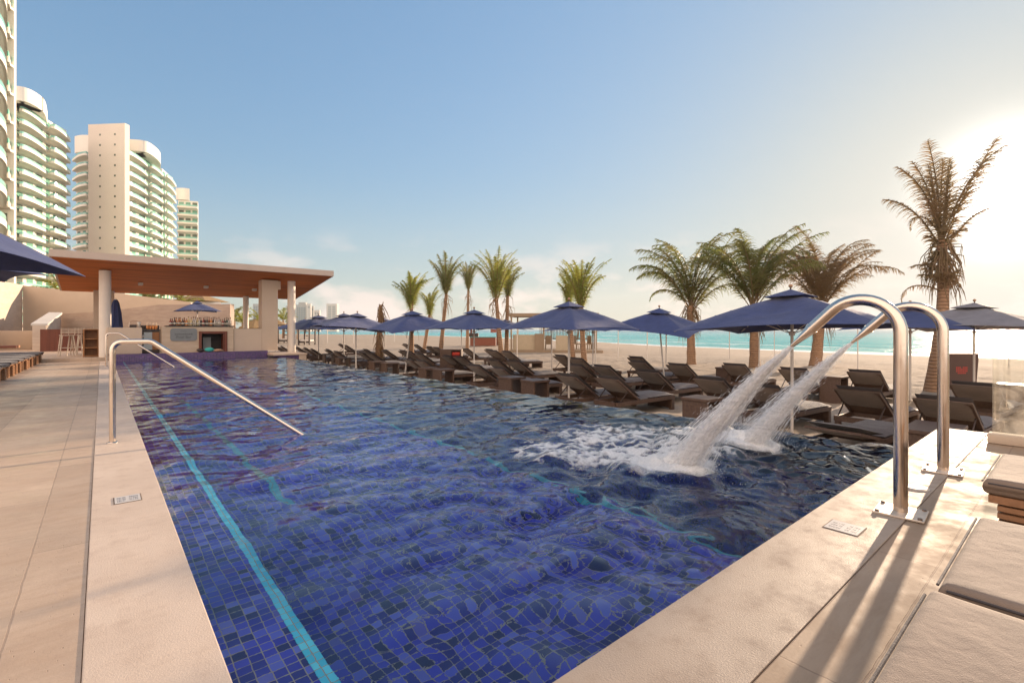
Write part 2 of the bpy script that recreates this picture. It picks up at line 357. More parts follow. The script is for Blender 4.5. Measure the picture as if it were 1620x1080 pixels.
def trunkm():
    t = NT('palm_bark'); v = t.coord('Object'); wv = t.n("ShaderNodeTexWave", wave_type='BANDS', bands_direction='Z'); t.l(v, wv.inputs['Vector']); wv.inputs['Scale'].default_value = 3.2; wv.inputs['Distortion'].default_value = 2.5; wv.inputs['Detail'].default_value = 2
    n = t.noise(v, 9, 5, .6); col = t.mix(t.rng(n, .3, .7), (.42,.25,.14), (.30,.18,.11)); col = t.mix(t.rng(wv.outputs[0], 0, .25, .6, 0), col, (.08,.05,.035))
    t.pbr(col, .9, 0, t.bump(t.math('ADD', wv.outputs[0], n), .7, .03)); return t.m
M['trunk'] = trunkm()
def leafm(name, c1, c2, tr=.5):
    t = NT(name); v = t.coord('Object'); n = t.noise(v, 1.6, 3); n2 = t.noise(v, 11, 2)
    col = t.mix(t.rng(n, .35, .65), c1, c2); col = t.mix(t.rng(n2, .45, .75, 0, .6), col, (.30,.22,.07))
    x = t.pbr(col, .5); tl = t.n("ShaderNodeBsdfTranslucent"); t.l(col, tl.inputs[0]); mx = t.n("ShaderNodeMixShader"); mx.inputs[0].default_value = tr
    t.l(x.outputs[0], mx.inputs[1]); t.l(tl.outputs[0], mx.inputs[2]); t.l(mx.outputs[0], t.out.inputs[0]); return t.m
M['leaf_gold'] = leafm('frond_golden', (.34,.34,.05), (.22,.27,.05))
M['leaf_green'] = leafm('frond_green', (.16,.21,.05), (.22,.20,.07))
M['leaf_brown'] = leafm('frond_brown', (.24,.18,.10), (.30,.19,.10), .4)
M['leaf_dry'] = leafm('frond_dry', (.32,.17,.07), (.22,.12,.05), .3)
M['thatch'] = M_noise('thatch', (.34,.22,.10), (.24,.15,.07), 8, .95, .8, .03, 40)
def glass_thin(name, col=(.8,.95,.9), rough=.02, opac=.25, dirt=0.0):
    t = NT(name); tr = t.n("ShaderNodeBsdfTransparent"); tr.inputs[0].default_value = (*col,1); gl = t.n("ShaderNodeBsdfGlossy"); gl.inputs[1].default_value = rough
    mx = t.n("ShaderNodeMixShader"); fr = t.n("ShaderNodeFresnel"); fr.inputs[0].default_value = 1.5
    t.l(t.math('ADD', fr.outputs[0], opac*.3, True), mx.inputs[0]); t.l(tr.outputs[0], mx.inputs[1]); t.l(gl.outputs[0], mx.inputs[2])
    if dirt > 0:
        v = t.coord('Object'); n = t.noise(v, 5, 6, .65, .8); n2 = t.noise(t.coord('Object', (3,3,14)), 3, 4)
        df = t.n("ShaderNodeBsdfDiffuse"); df.inputs[0].default_value = (.75,.68,.6,1); tl = t.n("ShaderNodeBsdfTranslucent"); tl.inputs[0].default_value = (.75,.68,.6,1)
        m0 = t.n("ShaderNodeMixShader"); m0.inputs[0].default_value = .5; t.l(df.outputs[0], m0.inputs[1]); t.l(tl.outputs[0], m0.inputs[2])
        m2 = t.n("ShaderNodeMixShader"); t.l(t.math('MULTIPLY', t.rng(n, .4, .75, .05, 1.0), dirt), m2.inputs[0]); t.l(mx.outputs[0], m2.inputs[1]); t.l(m0.outputs[0], m2.inputs[2]); t.l(m2.outputs[0], t.out.inputs[0])
    else: t.l(mx.outputs[0], t.out.inputs[0])
    return t.m
M['glass'] = glass_thin('clear_glass', (.93,.95,.93), .02, .25, .35)
def simple(name, c, rough=.6, metal=0, **kw):
    return M_noise(name, c, tuple(q*.88 for q in c), 5, rough, .05, .002, 50, metal, **kw)
M['joint'] = simple('sandy_joint', (.30,.21,.15), .95)
M['edge'] = simple('dark_edge_tile', (.03,.035,.06), .4)
# ================================================================== SETTING
WZ = -0.05; XI = 5.5; YF = 21.2; SZ = -0.73
# ---- noise on arrays
_rg = np.random.RandomState(3).rand(256, 256)
def vnoise(x, y):
    xi = np.floor(x).astype(int); yi = np.floor(y).astype(int); fx = x-xi; fy = y-yi
    fx = fx*fx*(3-2*fx); fy = fy*fy*(3-2*fy); a = _rg[xi % 256, yi % 256]; b = _rg[(xi+1) % 256, yi % 256]
    c = _rg[xi % 256, (yi+1) % 256]; d = _rg[(xi+1) % 256, (yi+1) % 256]
    return (a*(1-fx)+b*fx)*(1-fy) + (c*(1-fx)+d*fx)*fy
def fbm(x, y, o=4):
    s = 0; a = 1; t = 0
    for k in range(o): s = s + a*vnoise(x*2**k+17*k, y*2**k+31*k); t += a; a *= .5
    return s/t
def grid_obj(name, xs, ys, zf, mat, attr=None, smooth=True):
    X, Y = np.meshgrid(xs, ys, indexing='ij'); Z = zf(X, Y); nx, ny = X.shape
    co = np.stack([X, Y, Z], -1).reshape(-1, 3).astype(np.float32)
    i = np.arange(nx-1)[:, None]*ny + np.arange(ny-1)[None, :]; q = np.stack([i, i+ny, i+ny+1, i+1], -1).reshape(-1, 4).astype(np.int32)
    me = bpy.data.meshes.new(name); me.vertices.add(len(co)); me.vertices.foreach_set("co", co.ravel())
    me.loops.add(q.size); me.loops.foreach_set("vertex_index", q.ravel())
    me.polygons.add(len(q)); me.polygons.foreach_set("loop_start", np.arange(0, q.size, 4, dtype=np.int32)); me.polygons.foreach_set("loop_total", np.full(len(q), 4, np.int32))
    me.update(calc_edges=True); me.polygons.foreach_set("use_smooth", np.full(len(q), smooth)); me.materials.append(mat)
    if attr is not None:
        a = me.attributes.new(attr[0], 'FLOAT', 'POINT'); a.data.foreach_set('value', attr[1](X, Y).reshape(-1).astype(np.float32))
    o = bpy.data.objects.new(name, me); COL.objects.link(o); return o

# ---- paving and copings
struct(MB().box(-40, -.048, .648, 21.5, -.9, -.004).build('paving', M['deck_left']))
struct(MB().box(-40, 6.9, -14, .644, -.9, -.004).build('paving', M['deck_right']))
def crumb(x0, x1, y0, y1, z0, z1, jag_axis=None):
    m = MB().box(x0, x1, y0, y1, z0, z1, bev=.006); return m
struct(MB().box(-.06, -.03, .6, 21.3, -.4, -.009).build('paving_joint', M['joint']))
struct(MB().box(-.03, 6.88, .63, .66, -.4, -.009).build('paving_joint', M['joint']))
struct(MB().box(-.045, .30, 1.034, 21.2, -.5, 0, bev=.004).build('pool_coping', M['coping']))
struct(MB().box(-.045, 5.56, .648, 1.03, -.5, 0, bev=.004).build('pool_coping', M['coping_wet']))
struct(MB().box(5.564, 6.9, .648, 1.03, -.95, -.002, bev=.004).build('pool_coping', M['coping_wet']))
# raised terrace of the bar, with its step
struct(MB().box(-40, .30, 21.506, 34, -.9, .105, bev=.01).build('bar_terrace', M['deck_left']))
# ---- basin
T = M['tile']
b = MB().box(.30, .60, 1.03, YF, -.5, -.17); b.box(.60, 2.75, 1.03, YF, -.9, -.42)
struct(b.build('pool_steps', T))
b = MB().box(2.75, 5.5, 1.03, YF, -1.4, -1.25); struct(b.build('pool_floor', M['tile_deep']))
struct(MB().box(XI, XI+.11, 1.034, 20.3, -1.4, WZ-.05).build('pool_wall', M['edge']))
b = MB(); b.box(.3, XI-.004, YF+.004, YF+.3, -1.4, -.1); b.box(.30, XI-.004, 1.0, 1.032, -1.4, -.01)
struct(fixn(b.build('pool_wall', T)))
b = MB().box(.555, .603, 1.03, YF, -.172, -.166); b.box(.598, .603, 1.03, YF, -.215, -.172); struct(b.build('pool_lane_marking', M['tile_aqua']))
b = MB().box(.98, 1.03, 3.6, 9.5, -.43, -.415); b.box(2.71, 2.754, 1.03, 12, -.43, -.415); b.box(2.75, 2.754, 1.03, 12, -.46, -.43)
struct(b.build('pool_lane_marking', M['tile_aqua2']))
# tiled upstand under the bar and the plinth
struct(MB().box(.30, 5.10, YF, YF+.42, -.4, .20).build('pool_wall', M['tile_wall']))

# ---- pool water
J1 = np.array([3.5, 2.09]); J2 = np.array([4.77, 2.1])
_rs = np.random.RandomState(11); _W = []; _W2 = []
for k in range(26):
    lam = _rs.uniform(.065, .15); th = _rs.rand()*6.28; _W2.append((2*math.pi/lam*math.cos(th), 2*math.pi/lam*math.sin(th), _rs.rand()*6.28, .0042*lam))
for k in range(60):
    lam = .17*(7.5**_rs.rand()); th = _rs.normal(1.75, .55); ph = _rs.rand()*6.28
    _W.append((2*math.pi/lam*math.cos(th), 2*math.pi/lam*math.sin(th), ph, .0026*lam**1.0))
def wz(X, Y):
    h = np.zeros_like(X); wx = .35*(fbm(X*.8, Y*.8)-.5); wy = .35*(fbm(X*.8+40, Y*.8+9)-.5)
    for kx, ky, ph, a in _W: s = np.sin(kx*(X+wx)+ky*(Y+wy)+ph); h = h + a*(s + .25*s*s)
    d1 = np.hypot(X-J1[0], Y-J1[1]); d2 = np.hypot(X-J2[0], Y-J2[1]); d = np.minimum(d1, d2)
    amp = .55 + 1.5*np.exp(-(d/1.7)**2) + .5*fbm(X*.5, Y*.5)
    amp = amp*np.where(X < .9, np.clip((X-.15)/.75, .25, 1), 1)
    h = h*amp
    n2 = np.zeros_like(X)
    for kx, ky, ph, a in _W2: n2 = n2 + a*np.sin(kx*(X+wx*.3)+ky*(Y+wy*.3)+ph)
    h = h + n2*(.035 + 1.1*np.exp(-(d/2.3)**2))*np.clip((X-.6)/.8, .15, 1)
    for dd in (d1, d2): h = h + .012*np.exp(-dd/1.3)*np.sin(dd*2*math.pi/.30 + 1.5*fbm(X*1.3, Y*1.3)*6)
    near = np.exp(-(d/1.1)**2); h = h + near*.05*(fbm(X*7, Y*7, 4)-.5) + .004*(fbm(X*9, Y*4, 3)-.5)
    h = h - .03*np.clip((X-(XI-.02))/.12, 0, 1)**2
    h = h + foam(X, Y)*(.004+.022*fbm(X*13, Y*13, 3))
    return WZ + h
def foam(X, Y):
    # patch pushed out by the two jets, ragged edge
    a = np.zeros_like(X)
    for (cx, cy, rx, ry) in ((3.45, 2.55, .62, .95), (4.75, 2.5, .55, .75), (3.95, 3.1, .95, .75), (3.0, 3.0, .45, .6), (4.1, 2.35, .75, .55)):
        a = np.maximum(a, 1-np.hypot((X-cx)/rx, (Y-cy)/ry))
    core = np.maximum(1-np.hypot(X-J1[0], Y-J1[1]-.05)/.36, 1-np.hypot(X-J2[0], Y-J2[1]-.03)/.34)
    wx = fbm(X*3, Y*3, 3)*1.2; lace = 1-np.abs(2*fbm(X*7+wx, Y*11+wx, 5)-1)*2.6
    l2 = fbm(X*11, Y*14, 3)
    f = np.clip(a*2.0, 0, 1)*np.clip(lace*.95+.9*(l2-.55), 0, 1) + np.clip(a-.2, 0, 1)*l2*1.2
    rag = .25*(fbm(X*6, Y*6, 3)-.5)
    return np.clip(f*np.clip((a+rag)*4, 0, 1) + np.clip((core+rag)*3, 0, 1), 0, 1)
def water_mat():
    t = NT('pool_water'); v = t.coord('World'); n = t.noise(v, 22, 2, .5, .6); n2 = t.noise(t.coord('World', (60, 38, 40)), 1.2, 3)
    bmp = t.bump(n, .16, .006)
    gl = t.n("ShaderNodeBsdfGlass"); gl.inputs['IOR'].default_value = 1.33; gl.inputs['Roughness'].default_value = 0.0; gl.inputs['Color'].default_value = (.97,.99,1,1); t.l(bmp, gl.inputs['Normal'])
    at = t.n("ShaderNodeAttribute", attribute_name='foam'); fn = t.noise(v, 62, 5, .75); 
    fac = t.rng(t.math('ADD', at.outputs['Fac'], t.math('MULTIPLY', t.math('SUBTRACT', fn, .5), .9)),   .22, 1.15)
    fo = t.n("ShaderNodeBsdfPrincipled"); fo.inputs['Base Color'].default_value = (.93,.93,.92,1); fo.inputs['Roughness'].default_value = .45; t.l(t.bump(t.math('ADD', fn, n), .8, .02), fo.inputs['Normal'])
    fo.inputs['Subsurface Weight'].default_value = 0
    mx = t.n("ShaderNodeMixShader"); t.l(t.math('MULTIPLY', fac, .94), mx.inputs[0]); t.l(gl.outputs[0], mx.inputs[1]); t.l(fo.outputs[0], mx.inputs[2]); t.l(mx.outputs[0], t.out.inputs[0]); return t.m
ys = np.concatenate([np.arange(1.03, 6.0, .016), np.geomspace(6.0, YF, 420)])
xs = np.arange(.302, XI+.115, .016)
struct(grid_obj('pool_water', xs, ys, wz, water_mat(), ('foam', foam)))

# ---- sand
_sy = [-80, 0, 14, 40, 71, 146, 200, 260, 400, 700]; _sx = [55, 57, 57, 63, 75, 92, 78, 50, -60, -300]
def sandz(X, Y):
    s = X - np.interp(Y, _sy, _sx)
    z = SZ - .62*np.clip((s+26)/26, 0, 1)**1.3 - .05*np.clip(s, 0, 40) + .10*np.clip((X-12)/40, 0, 1)*(1-np.clip((s+26)/26, 0, 1))
    nearf = np.exp(-np.clip(X-20, 0, 99)/16)
    return z + (.10*(fbm(X*1.7, Y*1.7, 4)-.5) + .05*(fbm(X*4.2, Y*4.2, 2)-.5))*nearf + .18*(fbm(X*.18, Y*.18, 3)-.5)*np.clip((X-16)/14, 0, 1)
xs = np.concatenate([np.arange(5.60, 30, .11), np.arange(30, 40, .5), np.arange(40, 170, 2.5)])
ys = np.concatenate([np.arange(-60, -1, 3.0), np.arange(-1, 30, .12), np.arange(30, 60, .8), np.arange(60, 420, 5)])
struct(grid_obj('beach_sand', xs, ys, sandz, M['sand']))
struct(grid_obj('beach_sand', np.concatenate([np.arange(-400, -20, 20.), np.arange(-20, 5.7, .9)]), np.concatenate([np.arange(34.2, 60, 1.2), np.arange(60, 700, 10)]), lambda X, Y: sandz(X, Y), M['sand']))
struct(MB().box(5.62, 5.7, 1.03, 20.3, -1.5, -.9).build('pool_wall', M['tile_wall']))
struct(MB().box(-900, 5.5, 24, 900, -.96, -.92).build('ground', M['sand'])) if False else None

# ---- sea
def seam():
    t = NT('sea_water'); v = t.coord('World'); sx = t.n("ShaderNodeSeparateXYZ"); t.l(v, sx.inputs[0])
    at = t.n("ShaderNodeAttribute", attribute_name='off'); off = at.outputs['Fac']
    n = t.noise(t.coord('World', (.05,.012,1)), 1, 4, .6); band = t.noise(t.coord('World', (.16,.022,1)), 1, 5, .6, .4)
    col = t.ramp(t.rng(t.math('ADD', off, t.math('MULTIPLY', t.math('SUBTRACT', n, .5), 60)), 0, 520), [(0,(.20,.52,.46)),(.06,(.03,.44,.42)),(.22,(.015,.38,.39)),(.5,(.02,.30,.36)),(1,(.03,.22,.30))])
    col = t.mix(t.rng(band, .52, .68, 0, .55), col, (.02,.24,.26))
    wc = t.noise(t.coord('World', (.22,.05,1)), 1.4, 6, .65, .5); white = t.rng(wc, .60, .68)
    sh = t.math('ADD', off, t.math('MULTIPLY', t.noise(t.coord('World', (.1,.10,1)), 1, 4), 9))
    surf = t.math('MAXIMUM', t.rng(sh, 8, 4), t.math('MULTIPLY', t.math('MULTIPLY', t.rng(sh, 14, 16), t.rng(sh, 21, 18)), t.rng(n, .42, .55)))
    surf = t.math('MAXIMUM', surf, t.math('MULTIPLY', t.math('MULTIPLY', t.rng(sh, 33, 35), t.rng(sh, 42, 38)), t.rng(n, .5, .6)))
    white = t.math('MAXIMUM', t.math('MULTIPLY', white, t.rng(off, 0, 300, .75, .35)), surf, True)
    col = t.mix(white, col, (.80,.80,.78))
    h = t.math('ADD', t.noise(t.coord('World', (.9,.35,1)), 1, 5, .6), t.math('MULTIPLY', t.noise(t.coord('World', (4,2,1)), 1, 4, .6), .25))
    t.pbr(col, t.math('ADD', .22, t.math('MULTIPLY', white, .4)), 0, t.bump(h, .9, .55)); return t.m
SEAZ = -1.30
def seaz(X, Y):
    off = X - np.interp(Y, _sy, _sx); k = np.clip(off/12, 0, 1)*np.exp(-np.clip(off, 0, 999)/220)
    return SEAZ + .22*k*np.sin(off*2*math.pi/15 + 2.5*fbm(X*.03, Y*.03)*3) + .12*k*(fbm(X*.25, Y*.12)-.5)
xs = np.concatenate([np.arange(-60, 40, 5.), np.arange(40, 160, 1.5), np.geomspace(160, 9000, 60)]); ys = np.concatenate([-np.geomspace(9000, 80, 20), np.arange(-80, 260, 4.), np.geomspace(260, 9000, 40)])
struct(grid_obj('sea', xs, ys, seaz, seam(), ('off', lambda X, Y: X - np.interp(Y, _sy, _sx))))
# ================================================================== BAR PAVILION
ZB = .105
M['roof_stone'] = M_noise('roof_fascia', (.62,.50,.41), (.55,.44,.36), 2, .7, .1)
M['soffit'] = woodm('varnished_soffit', (.50,.125,.012), (.70,.22,.030), 'X', 1.3, rough=.75)
M['limestone'] = None
def lime(name, c1, c2, ax):
    t = NT(name); v = t.coord('World', (1,1,1)); bw = t.n("ShaderNodeTexBrick")
    v3 = t.n("ShaderNodeCombineXYZ"); sx = t.n("ShaderNodeSeparateXYZ"); t.l(v, sx.inputs[0]); t.l(sx.outputs[0 if ax == 'X' else 1], v3.inputs[0]); t.l(sx.outputs[2], v3.inputs[1])
    t.l(v3.outputs[0], bw.inputs['Vector']); bw.inputs['Scale'].default_value = 1; bw.inputs['Brick Width'].default_value = 1.15; bw.inputs['Row Height'].default_value = .30; bw.inputs['Mortar Size'].default_value = .004
    bw.inputs['Color1'].default_value = (.3,.3,.3,1); bw.inputs['Color2'].default_value = (.8,.8,.8,1); bw.inputs['Mortar'].default_value = (.1,.1,.1,1)
    n = t.noise(t.coord('World', (1,1,6)), 1.6, 6, .65, .5); col = t.mix(t.rng(n, .35, .68), c1, c2); col = t.mix(t.math('MULTIPLY', t.rng(bw.outputs[0], .1, .8, .9, 0), .35), col, tuple(q*.6 for q in c2))
    t.pbr(col, .7, 0, t.bump(t.math('SUBTRACT', n, bw.outputs['Fac']), .3, .006)); return t.m
M['limestone'] = lime('limestone_veneer', (.62,.49,.35), (.53,.39,.27), 'X')
M['limestone_y'] = lime('limestone_veneer_side', (.66,.55,.44), (.56,.44,.34), 'Y')
M['stonewall'] = lime('weathered_stone_wall', (.46,.35,.27), (.36,.26,.205), 'X')
M['sign_grey'] = simple('grey_sign_paint', (.23,.245,.245), .5)
M['sign_ink'] = simple('sign_lettering', (.10,.105,.11), .5)
M['redwood'] = woodm('red_brown_frame', (.13,.030,.014), (.19,.05,.022), 'Z', 3)
M['recess'] = simple('dark_interior', (.012,.008,.008), .7)
M['steel_door'] = simple('fridge_steel', (.30,.33,.34), .3, 0.6)
M['orangewood'] = woodm('honey_wood', (.36,.16,.05), (.28,.11,.035), 'Z', 3)

tr = thing('bar_roof', 'flat pavilion roof with pale stone fascia and varnished wood soffit over the bar', 'roof', (3.1, 20.4, 0))
def roofz(y): return 3.27 - .138*(y-20.4)
def RB(x0, x1, y0, y1, a, b_):
    m = MB(); vs = []
    for y in (y0, y1):
        for x, z in ((x0, roofz(y)+a), (x1, roofz(y)+a), (x1, roofz(y)+b_), (x0, roofz(y)+b_)): vs.append((x-3.1, y-20.4, z))
    m.add(vs, [(0,1,2,3),(7,6,5,4),(0,4,5,1),(1,5,6,2),(2,6,7,3),(3,7,4,0)]); return m
autosm(RB(-1.22, 7.45, 20.4, 25.7, .012, .235).build('roof_slab', M['roof_stone'], tr), 20)
autosm(RB(-1.16, 7.39, 20.46, 25.66, .0, .012).build('soffit', M['soffit'], tr), 20)
for px, py in ((222.5,447), (326,452), (402.5,456.5)):
    # fixture on the soffit: intersect the sight line with the soffit plane
    k = (P(px, 1.0, py=py) - Vector((0,0,EYE))); d = (3.27 + .138*20.4 - EYE)/(k.z + .138*k.y); q = k*d
    f = MB().box(-.075, .075, -.12, .12, -.10, .0, bev=.012).build('downlight', M['white_plaster'], tr); f.location = (q.x-3.1, q.y-20.4, roofz(q.y)-.001)
    MB().box(-.05, .05, -.09, .09, -.105, -.1).build('lens', M['col_white'], f)
def column(x, y, r, z0, z1, lab, nm='round_column'):
    o = MB().lathe([(r*1.0, 0), (r, .02), (r, z1-z0)], 32).build(nm, M['col_white']); autosm(o); o.location = (x, y, z0)
    return tag(o, lab, 'column')
column(.10, 21.78, .165, ZB-.005, roofz(21.78)-.01, 'thick round white column at the left end of the pool bar')
column(6.14, 21.7, .155, .1, roofz(21.7)-.01, 'round white column standing on the low plinth at the right end of the bar')
column(P(389, 22.6).x, P(389, 22.6).y, .12, ZB, roofz(P(389, 22.6).y)-.01, 'thinner round column behind the bar wall, left of the square pillar')
# plinth
tp = thing('column_plinth', 'low stone plinth with violet mosaic side at the far right corner of the pool', 'plinth', (5.6, 20.3, 0))
MB().box(-.52, .75, 0, 2.2, .035, .10, bev=.006).build('slab', M['coping'], tp)
MB().box(-.30, .44, .05, 2.1, -.5, .035).build('mosaic_side', M['tile_wall'], tp)
MB().box(.44, .72, .03, 2.1, -.9, .035).build('end_block', M['coping'], tp)
# bar walls
wl = MB().box(.16, 1.10, 21.50, 22.0, .20, 1.115, bev=.01).build('bar_wall', M['stucco']); autosm(wl); tag(wl, 'low beige bar wall beside the left column', 'wall')
wr = thing('bar_wall', 'beige bar wall running into the tall square pillar at the right', 'wall', (3.95, 21.5, 0))
MB().box(.008, 1.0, .0, .5, .20, 1.08).build('low_wall', M['stucco'], wr)
MB().box(1.003, 1.60, -.01, .55, .20, roofz(21.8)-.02).build('pillar', M['stucco'], wr)
MB().box(1.603, 1.72, .05, .5, roofz(21.8)-.38, roofz(21.8)-.03).build('bracket', M['stucco'], wr)
MB().box(.1, .98, .12, .42, 1.083, 1.10).build('counter_top', M['black'], wr)
# stone block with serving hatch
bc = thing('bar_counter', 'limestone bar counter with dark top, sign and an open hatch', 'bar counter', (1.66, 21.46, 0))
X0, X1 = 0.0, 2.28; HX0, HX1 = 1.16, 2.03; HZ0, HZ1 = .215, .95
m = MB(); m.box(X0, HX0, 0, .6, .20, 1.145); m.box(HX1, X1, 0, .6, .20, 1.145); m.box(HX0, HX1, 0, .6, HZ1, 1.145); m.box(HX0, HX1, 0, .6, .20, HZ0)
m.build('body', M['limestone'], bc)
MB().box(X0-.02+.15, X1+.03, -.02, .66, 1.148, 1.19, bev=.006).build('counter_top', M['black'], bc)
fr = MB(); fr.box(HX0-.03, HX0+.06, -.03, .5, HZ0-.01, HZ1+.03); fr.box(HX1-.06, HX1+.03, -.03, .5, HZ0-.01, HZ1+.03); fr.box(HX0+.062, HX1-.062, -.03, .5, HZ1-.06, HZ1+.03)
fr.build('hatch_frame', M['redwood'], bc)
MB().box(HX0+.062, HX1-.062, .45, .49, HZ0, HZ1-.062).build('hatch_back', M['recess'], bc)
d_ = MB().box(HX1-.10, HX1-.065, .0, .42, HZ0+.01, HZ1-.07).build('hatch_door', M['redwood'], bc)
for z in (.36,.60,.80): MB().lathe([(.012,0),(.012,.01)], 8).build('knob', M['steel'], d_).matrix_local = Matrix.Translation((HX1-.101, .1, z)) @ Matrix.Rotation(R(-90), 4, 'Y')
MB().box(HX0+.16, HX0+.42, .40, .43, HZ0+.05, HZ1-.2).build('inner_panel', M['sign_grey'], bc)
# sign
def rrect(x0, x1, z0, z1, r, n=6):
    pts = []
    for cx, cz, a0 in ((x1-r,z1-r,0),(x0+r,z1-r,90),(x0+r,z0+r,180),(x1-r,z0+r,270)):
        for k in range(n+1): a = R(a0+90*k/n); pts.append((cx+r*math.cos(a), cz+r*math.sin(a)))
    return pts
sg = thing('bar_sign', 'grey rounded sign reading Pool Bar on the front of the stone counter', 'sign', (2.32, 21.455, .86))
MB().prism(rrect(-.41, .41, -.23, .23, .09), 0, .02, Matrix.Rotation(R(90), 4, 'X')).build('panel', M['sign_grey'], sg)
text_mesh('Pool Bar', .135, 'lettering', M['sign_ink'], sg, (.0, -.0225, -.095), (R(90),0,0))
mk = MB(); 
mk.box(-.28, .29, -.0215, -.02, -.004, .003)
for k in range(9): mk.box(-.27+k*.062, -.235+k*.062, -.0225, -.02, -.005, .035+.008*(k % 3))
mk.build('small_line', M['sign_ink'], sg)
ar = MB(); pts = [(.09*math.cos(R(a)), -.0225, .10+.03*math.sin(R(a))) for a in range(20, 161, 20)]; ar.tube(pts, .006, 5); ar.build('emblem', M['sign_ink'], sg)
# fridge recess between left wall and stone block
fg = thing('bar_fridge', 'dark under-counter fridge with steel and wood door between the wall and the stone counter', 'fridge', (1.38, 21.9, 0))
MB().box(-.25, .26, .0, .5, .2, 1.0).build('body', M['dark'], fg)
MB().box(-.21, .03, -.025, .0, .32, .95).build('steel_door', M['steel_door'], fg)
MB().box(.035, .24, -.025, .0, .32, .95).build('wood_door', M['orangewood'], fg)
for z in (.55,.63): MB().lathe([(.012,0),(.012,.02)], 8).build('knob', M['black'], fg).matrix_local = Matrix.Translation((-.18, -.025, z)) @ Matrix.Rotation(R(90), 4, 'X')
MB().box(-.27, .27, -.03, .5, 1.003, 1.05).build('top', M['black'], fg)
o = MB().box(1.12, 1.66, 22.45, 22.9, ZB, 1.20).build('back_counter', M['dark']); tag(o, 'dark back counter behind the fridge', 'counter')
M['gl_clear'] = glass_thin('bottle_clear', (.85,.85,.8), .05, .6, .35)
M['foamcup'] = simple('cream_topping', (.8,.62,.45), .5); M['orange'] = simple('orange_drink', (.75,.28,.07), .25)
for k in range(4):
    c = thing('cocktail_glass', ['leftmost', 'second', 'third', 'rightmost'][k] + ' glass of orange drink with pale topping standing on the fridge', 'glass', (1.28+.085*k, 21.98+.03*(k % 2), 1.051), 0, 'orange drinks lined up on the fridge')
    MB().lathe([(.026,0),(.036,.01),(.04,.13)], 12).build('drink', M['orange'], c, True)
    MB().lathe([(.036,0),(.03,.05),(.024,.115)], 10).build('topping', M['foamcup'], c, True).location = (0,0,.131)
for k in range(3):
    c = MB().lathe([(.04,0),(.06,.02),(.062,.1),(.05,.12)], 12).build('white_jar', M['white_plaster'], None, True); c.location = (1.115+.0*k, 21.9, .33+.2*k)
    tag(c, ['lowest', 'middle', 'topmost'][k] + ' white jar on the shelf at the left of the bar fridge', 'jar', 'white jars on the bar shelf')
    o = MB().box(1.05, 1.125, 21.85, 22.0, .30+.2*k, .328+.2*k).build('shelf_board', M['dark']); tag(o, ['lowest','middle','topmost'][k]+' short dark shelf board left of the bar fridge', 'shelf', 'short shelves left of the fridge')
# snack tray on the left wall
tv = thing('bar_caddy', 'dark napkin caddy with a white cup on the left bar wall', 'caddy', (.88, 21.75, 1.118))
MB().box(-.12, .08, -.05, .05, 0, .10, bev=.01).build('box', M['dark'], tv); MB().lathe([(.03,0),(.045,.12),(.06,.2)], 12).build('cup', M['white_plaster'], tv, True).location = (.14, 0, 0)
MB().tube([(-.13,0,.02),(-.12,0,.2),(.0,0,.24),(.17,0,.21),(.19,0,.05)], .008, 6).build('wire_hoop', M['steel'], tv)
# bottles
BC = [('amber', (.30,.09,.02)), ('dark brown', (.05,.02,.012)), ('orange', (.62,.22,.05)), ('clear', None), ('red', (.25,.03,.02)), ('pale gold', (.62,.47,.22)), ('dark green', (.03,.05,.025))]
bm_ = {}
for nme, c in BC: bm_[nme] = M['gl_clear'] if c is None else simple('bottle_'+nme.replace(' ', '_'), c, .12)
M['label'] = simple('paper_label', (.62,.55,.45), .6); M['cap'] = simple('bottle_cap', (.06,.04,.035), .4)
seq = 'red red dark_brown orange amber orange dark_brown amber orange pale_gold pale_gold clear clear pale_gold clear dark_brown red dark_brown dark_brown amber orange dark_brown clear clear clear clear red dark_brown dark_green clear clear'.split()
shapes = [[(.034,0),(.036,.01),(.036,.15),(.030,.175),(.013,.20),(.012,.26)], [(.04,0),(.042,.01),(.042,.12),(.036,.145),(.014,.165),(.013,.215)], [(.03,0),(.031,.01),(.031,.17),(.026,.20),(.012,.23),(.011,.29)]]
ORD = 'first second third fourth fifth sixth seventh eighth ninth tenth eleventh twelfth thirteenth fourteenth fifteenth sixteenth seventeenth eighteenth nineteenth twentieth'.split() + ['twenty-'+q for q in 'first second third fourth fifth sixth seventh eighth ninth'.split()] + ['thirtieth', 'thirty-first', 'thirty-second']
bot0 = {}
x = 1.92
for i, cc in enumerate(seq):
    cc = cc.replace('_', ' '); s_ = random.randrange(3); key = (cc, s_); xx = 1.92 + (3.86-1.92)*i/(len(seq)-1) + random.uniform(-.012, .012); yy = 21.62 + .05*(i % 2)
    desc = ['cylindrical', 'stout', 'tall slim'][s_] + ' ' + cc + ' liquor bottle on the bar counter, ' + ORD[i] + ' from the left'
    if key not in bot0:
        r = thing('liquor_bottle', desc, 'bottle', (xx, yy, 1.191), 0, 'bottles on the bar counter')
        g = MB().lathe(shapes[s_], 12).build('bottle_glass', bm_[cc], r, True)
        pr = shapes[s_]; MB().lathe([(pr[1][0]+.0015,.04),(pr[1][0]+.0015,.11)], 12).build('paper_label', M['label'], r, True)
        MB().lathe([(.014,pr[-1][1]),(.014,pr[-1][1]+.03)], 10).build('cap', M['cap'], r, True); bot0[key] = r
    else: dup(bot0[key], (xx, yy, 1.191), 0, desc)
for o in [q for q in COL.objects if q.get('category') == 'bottle']: o.scale = (1.12, 1.12, 1.05)
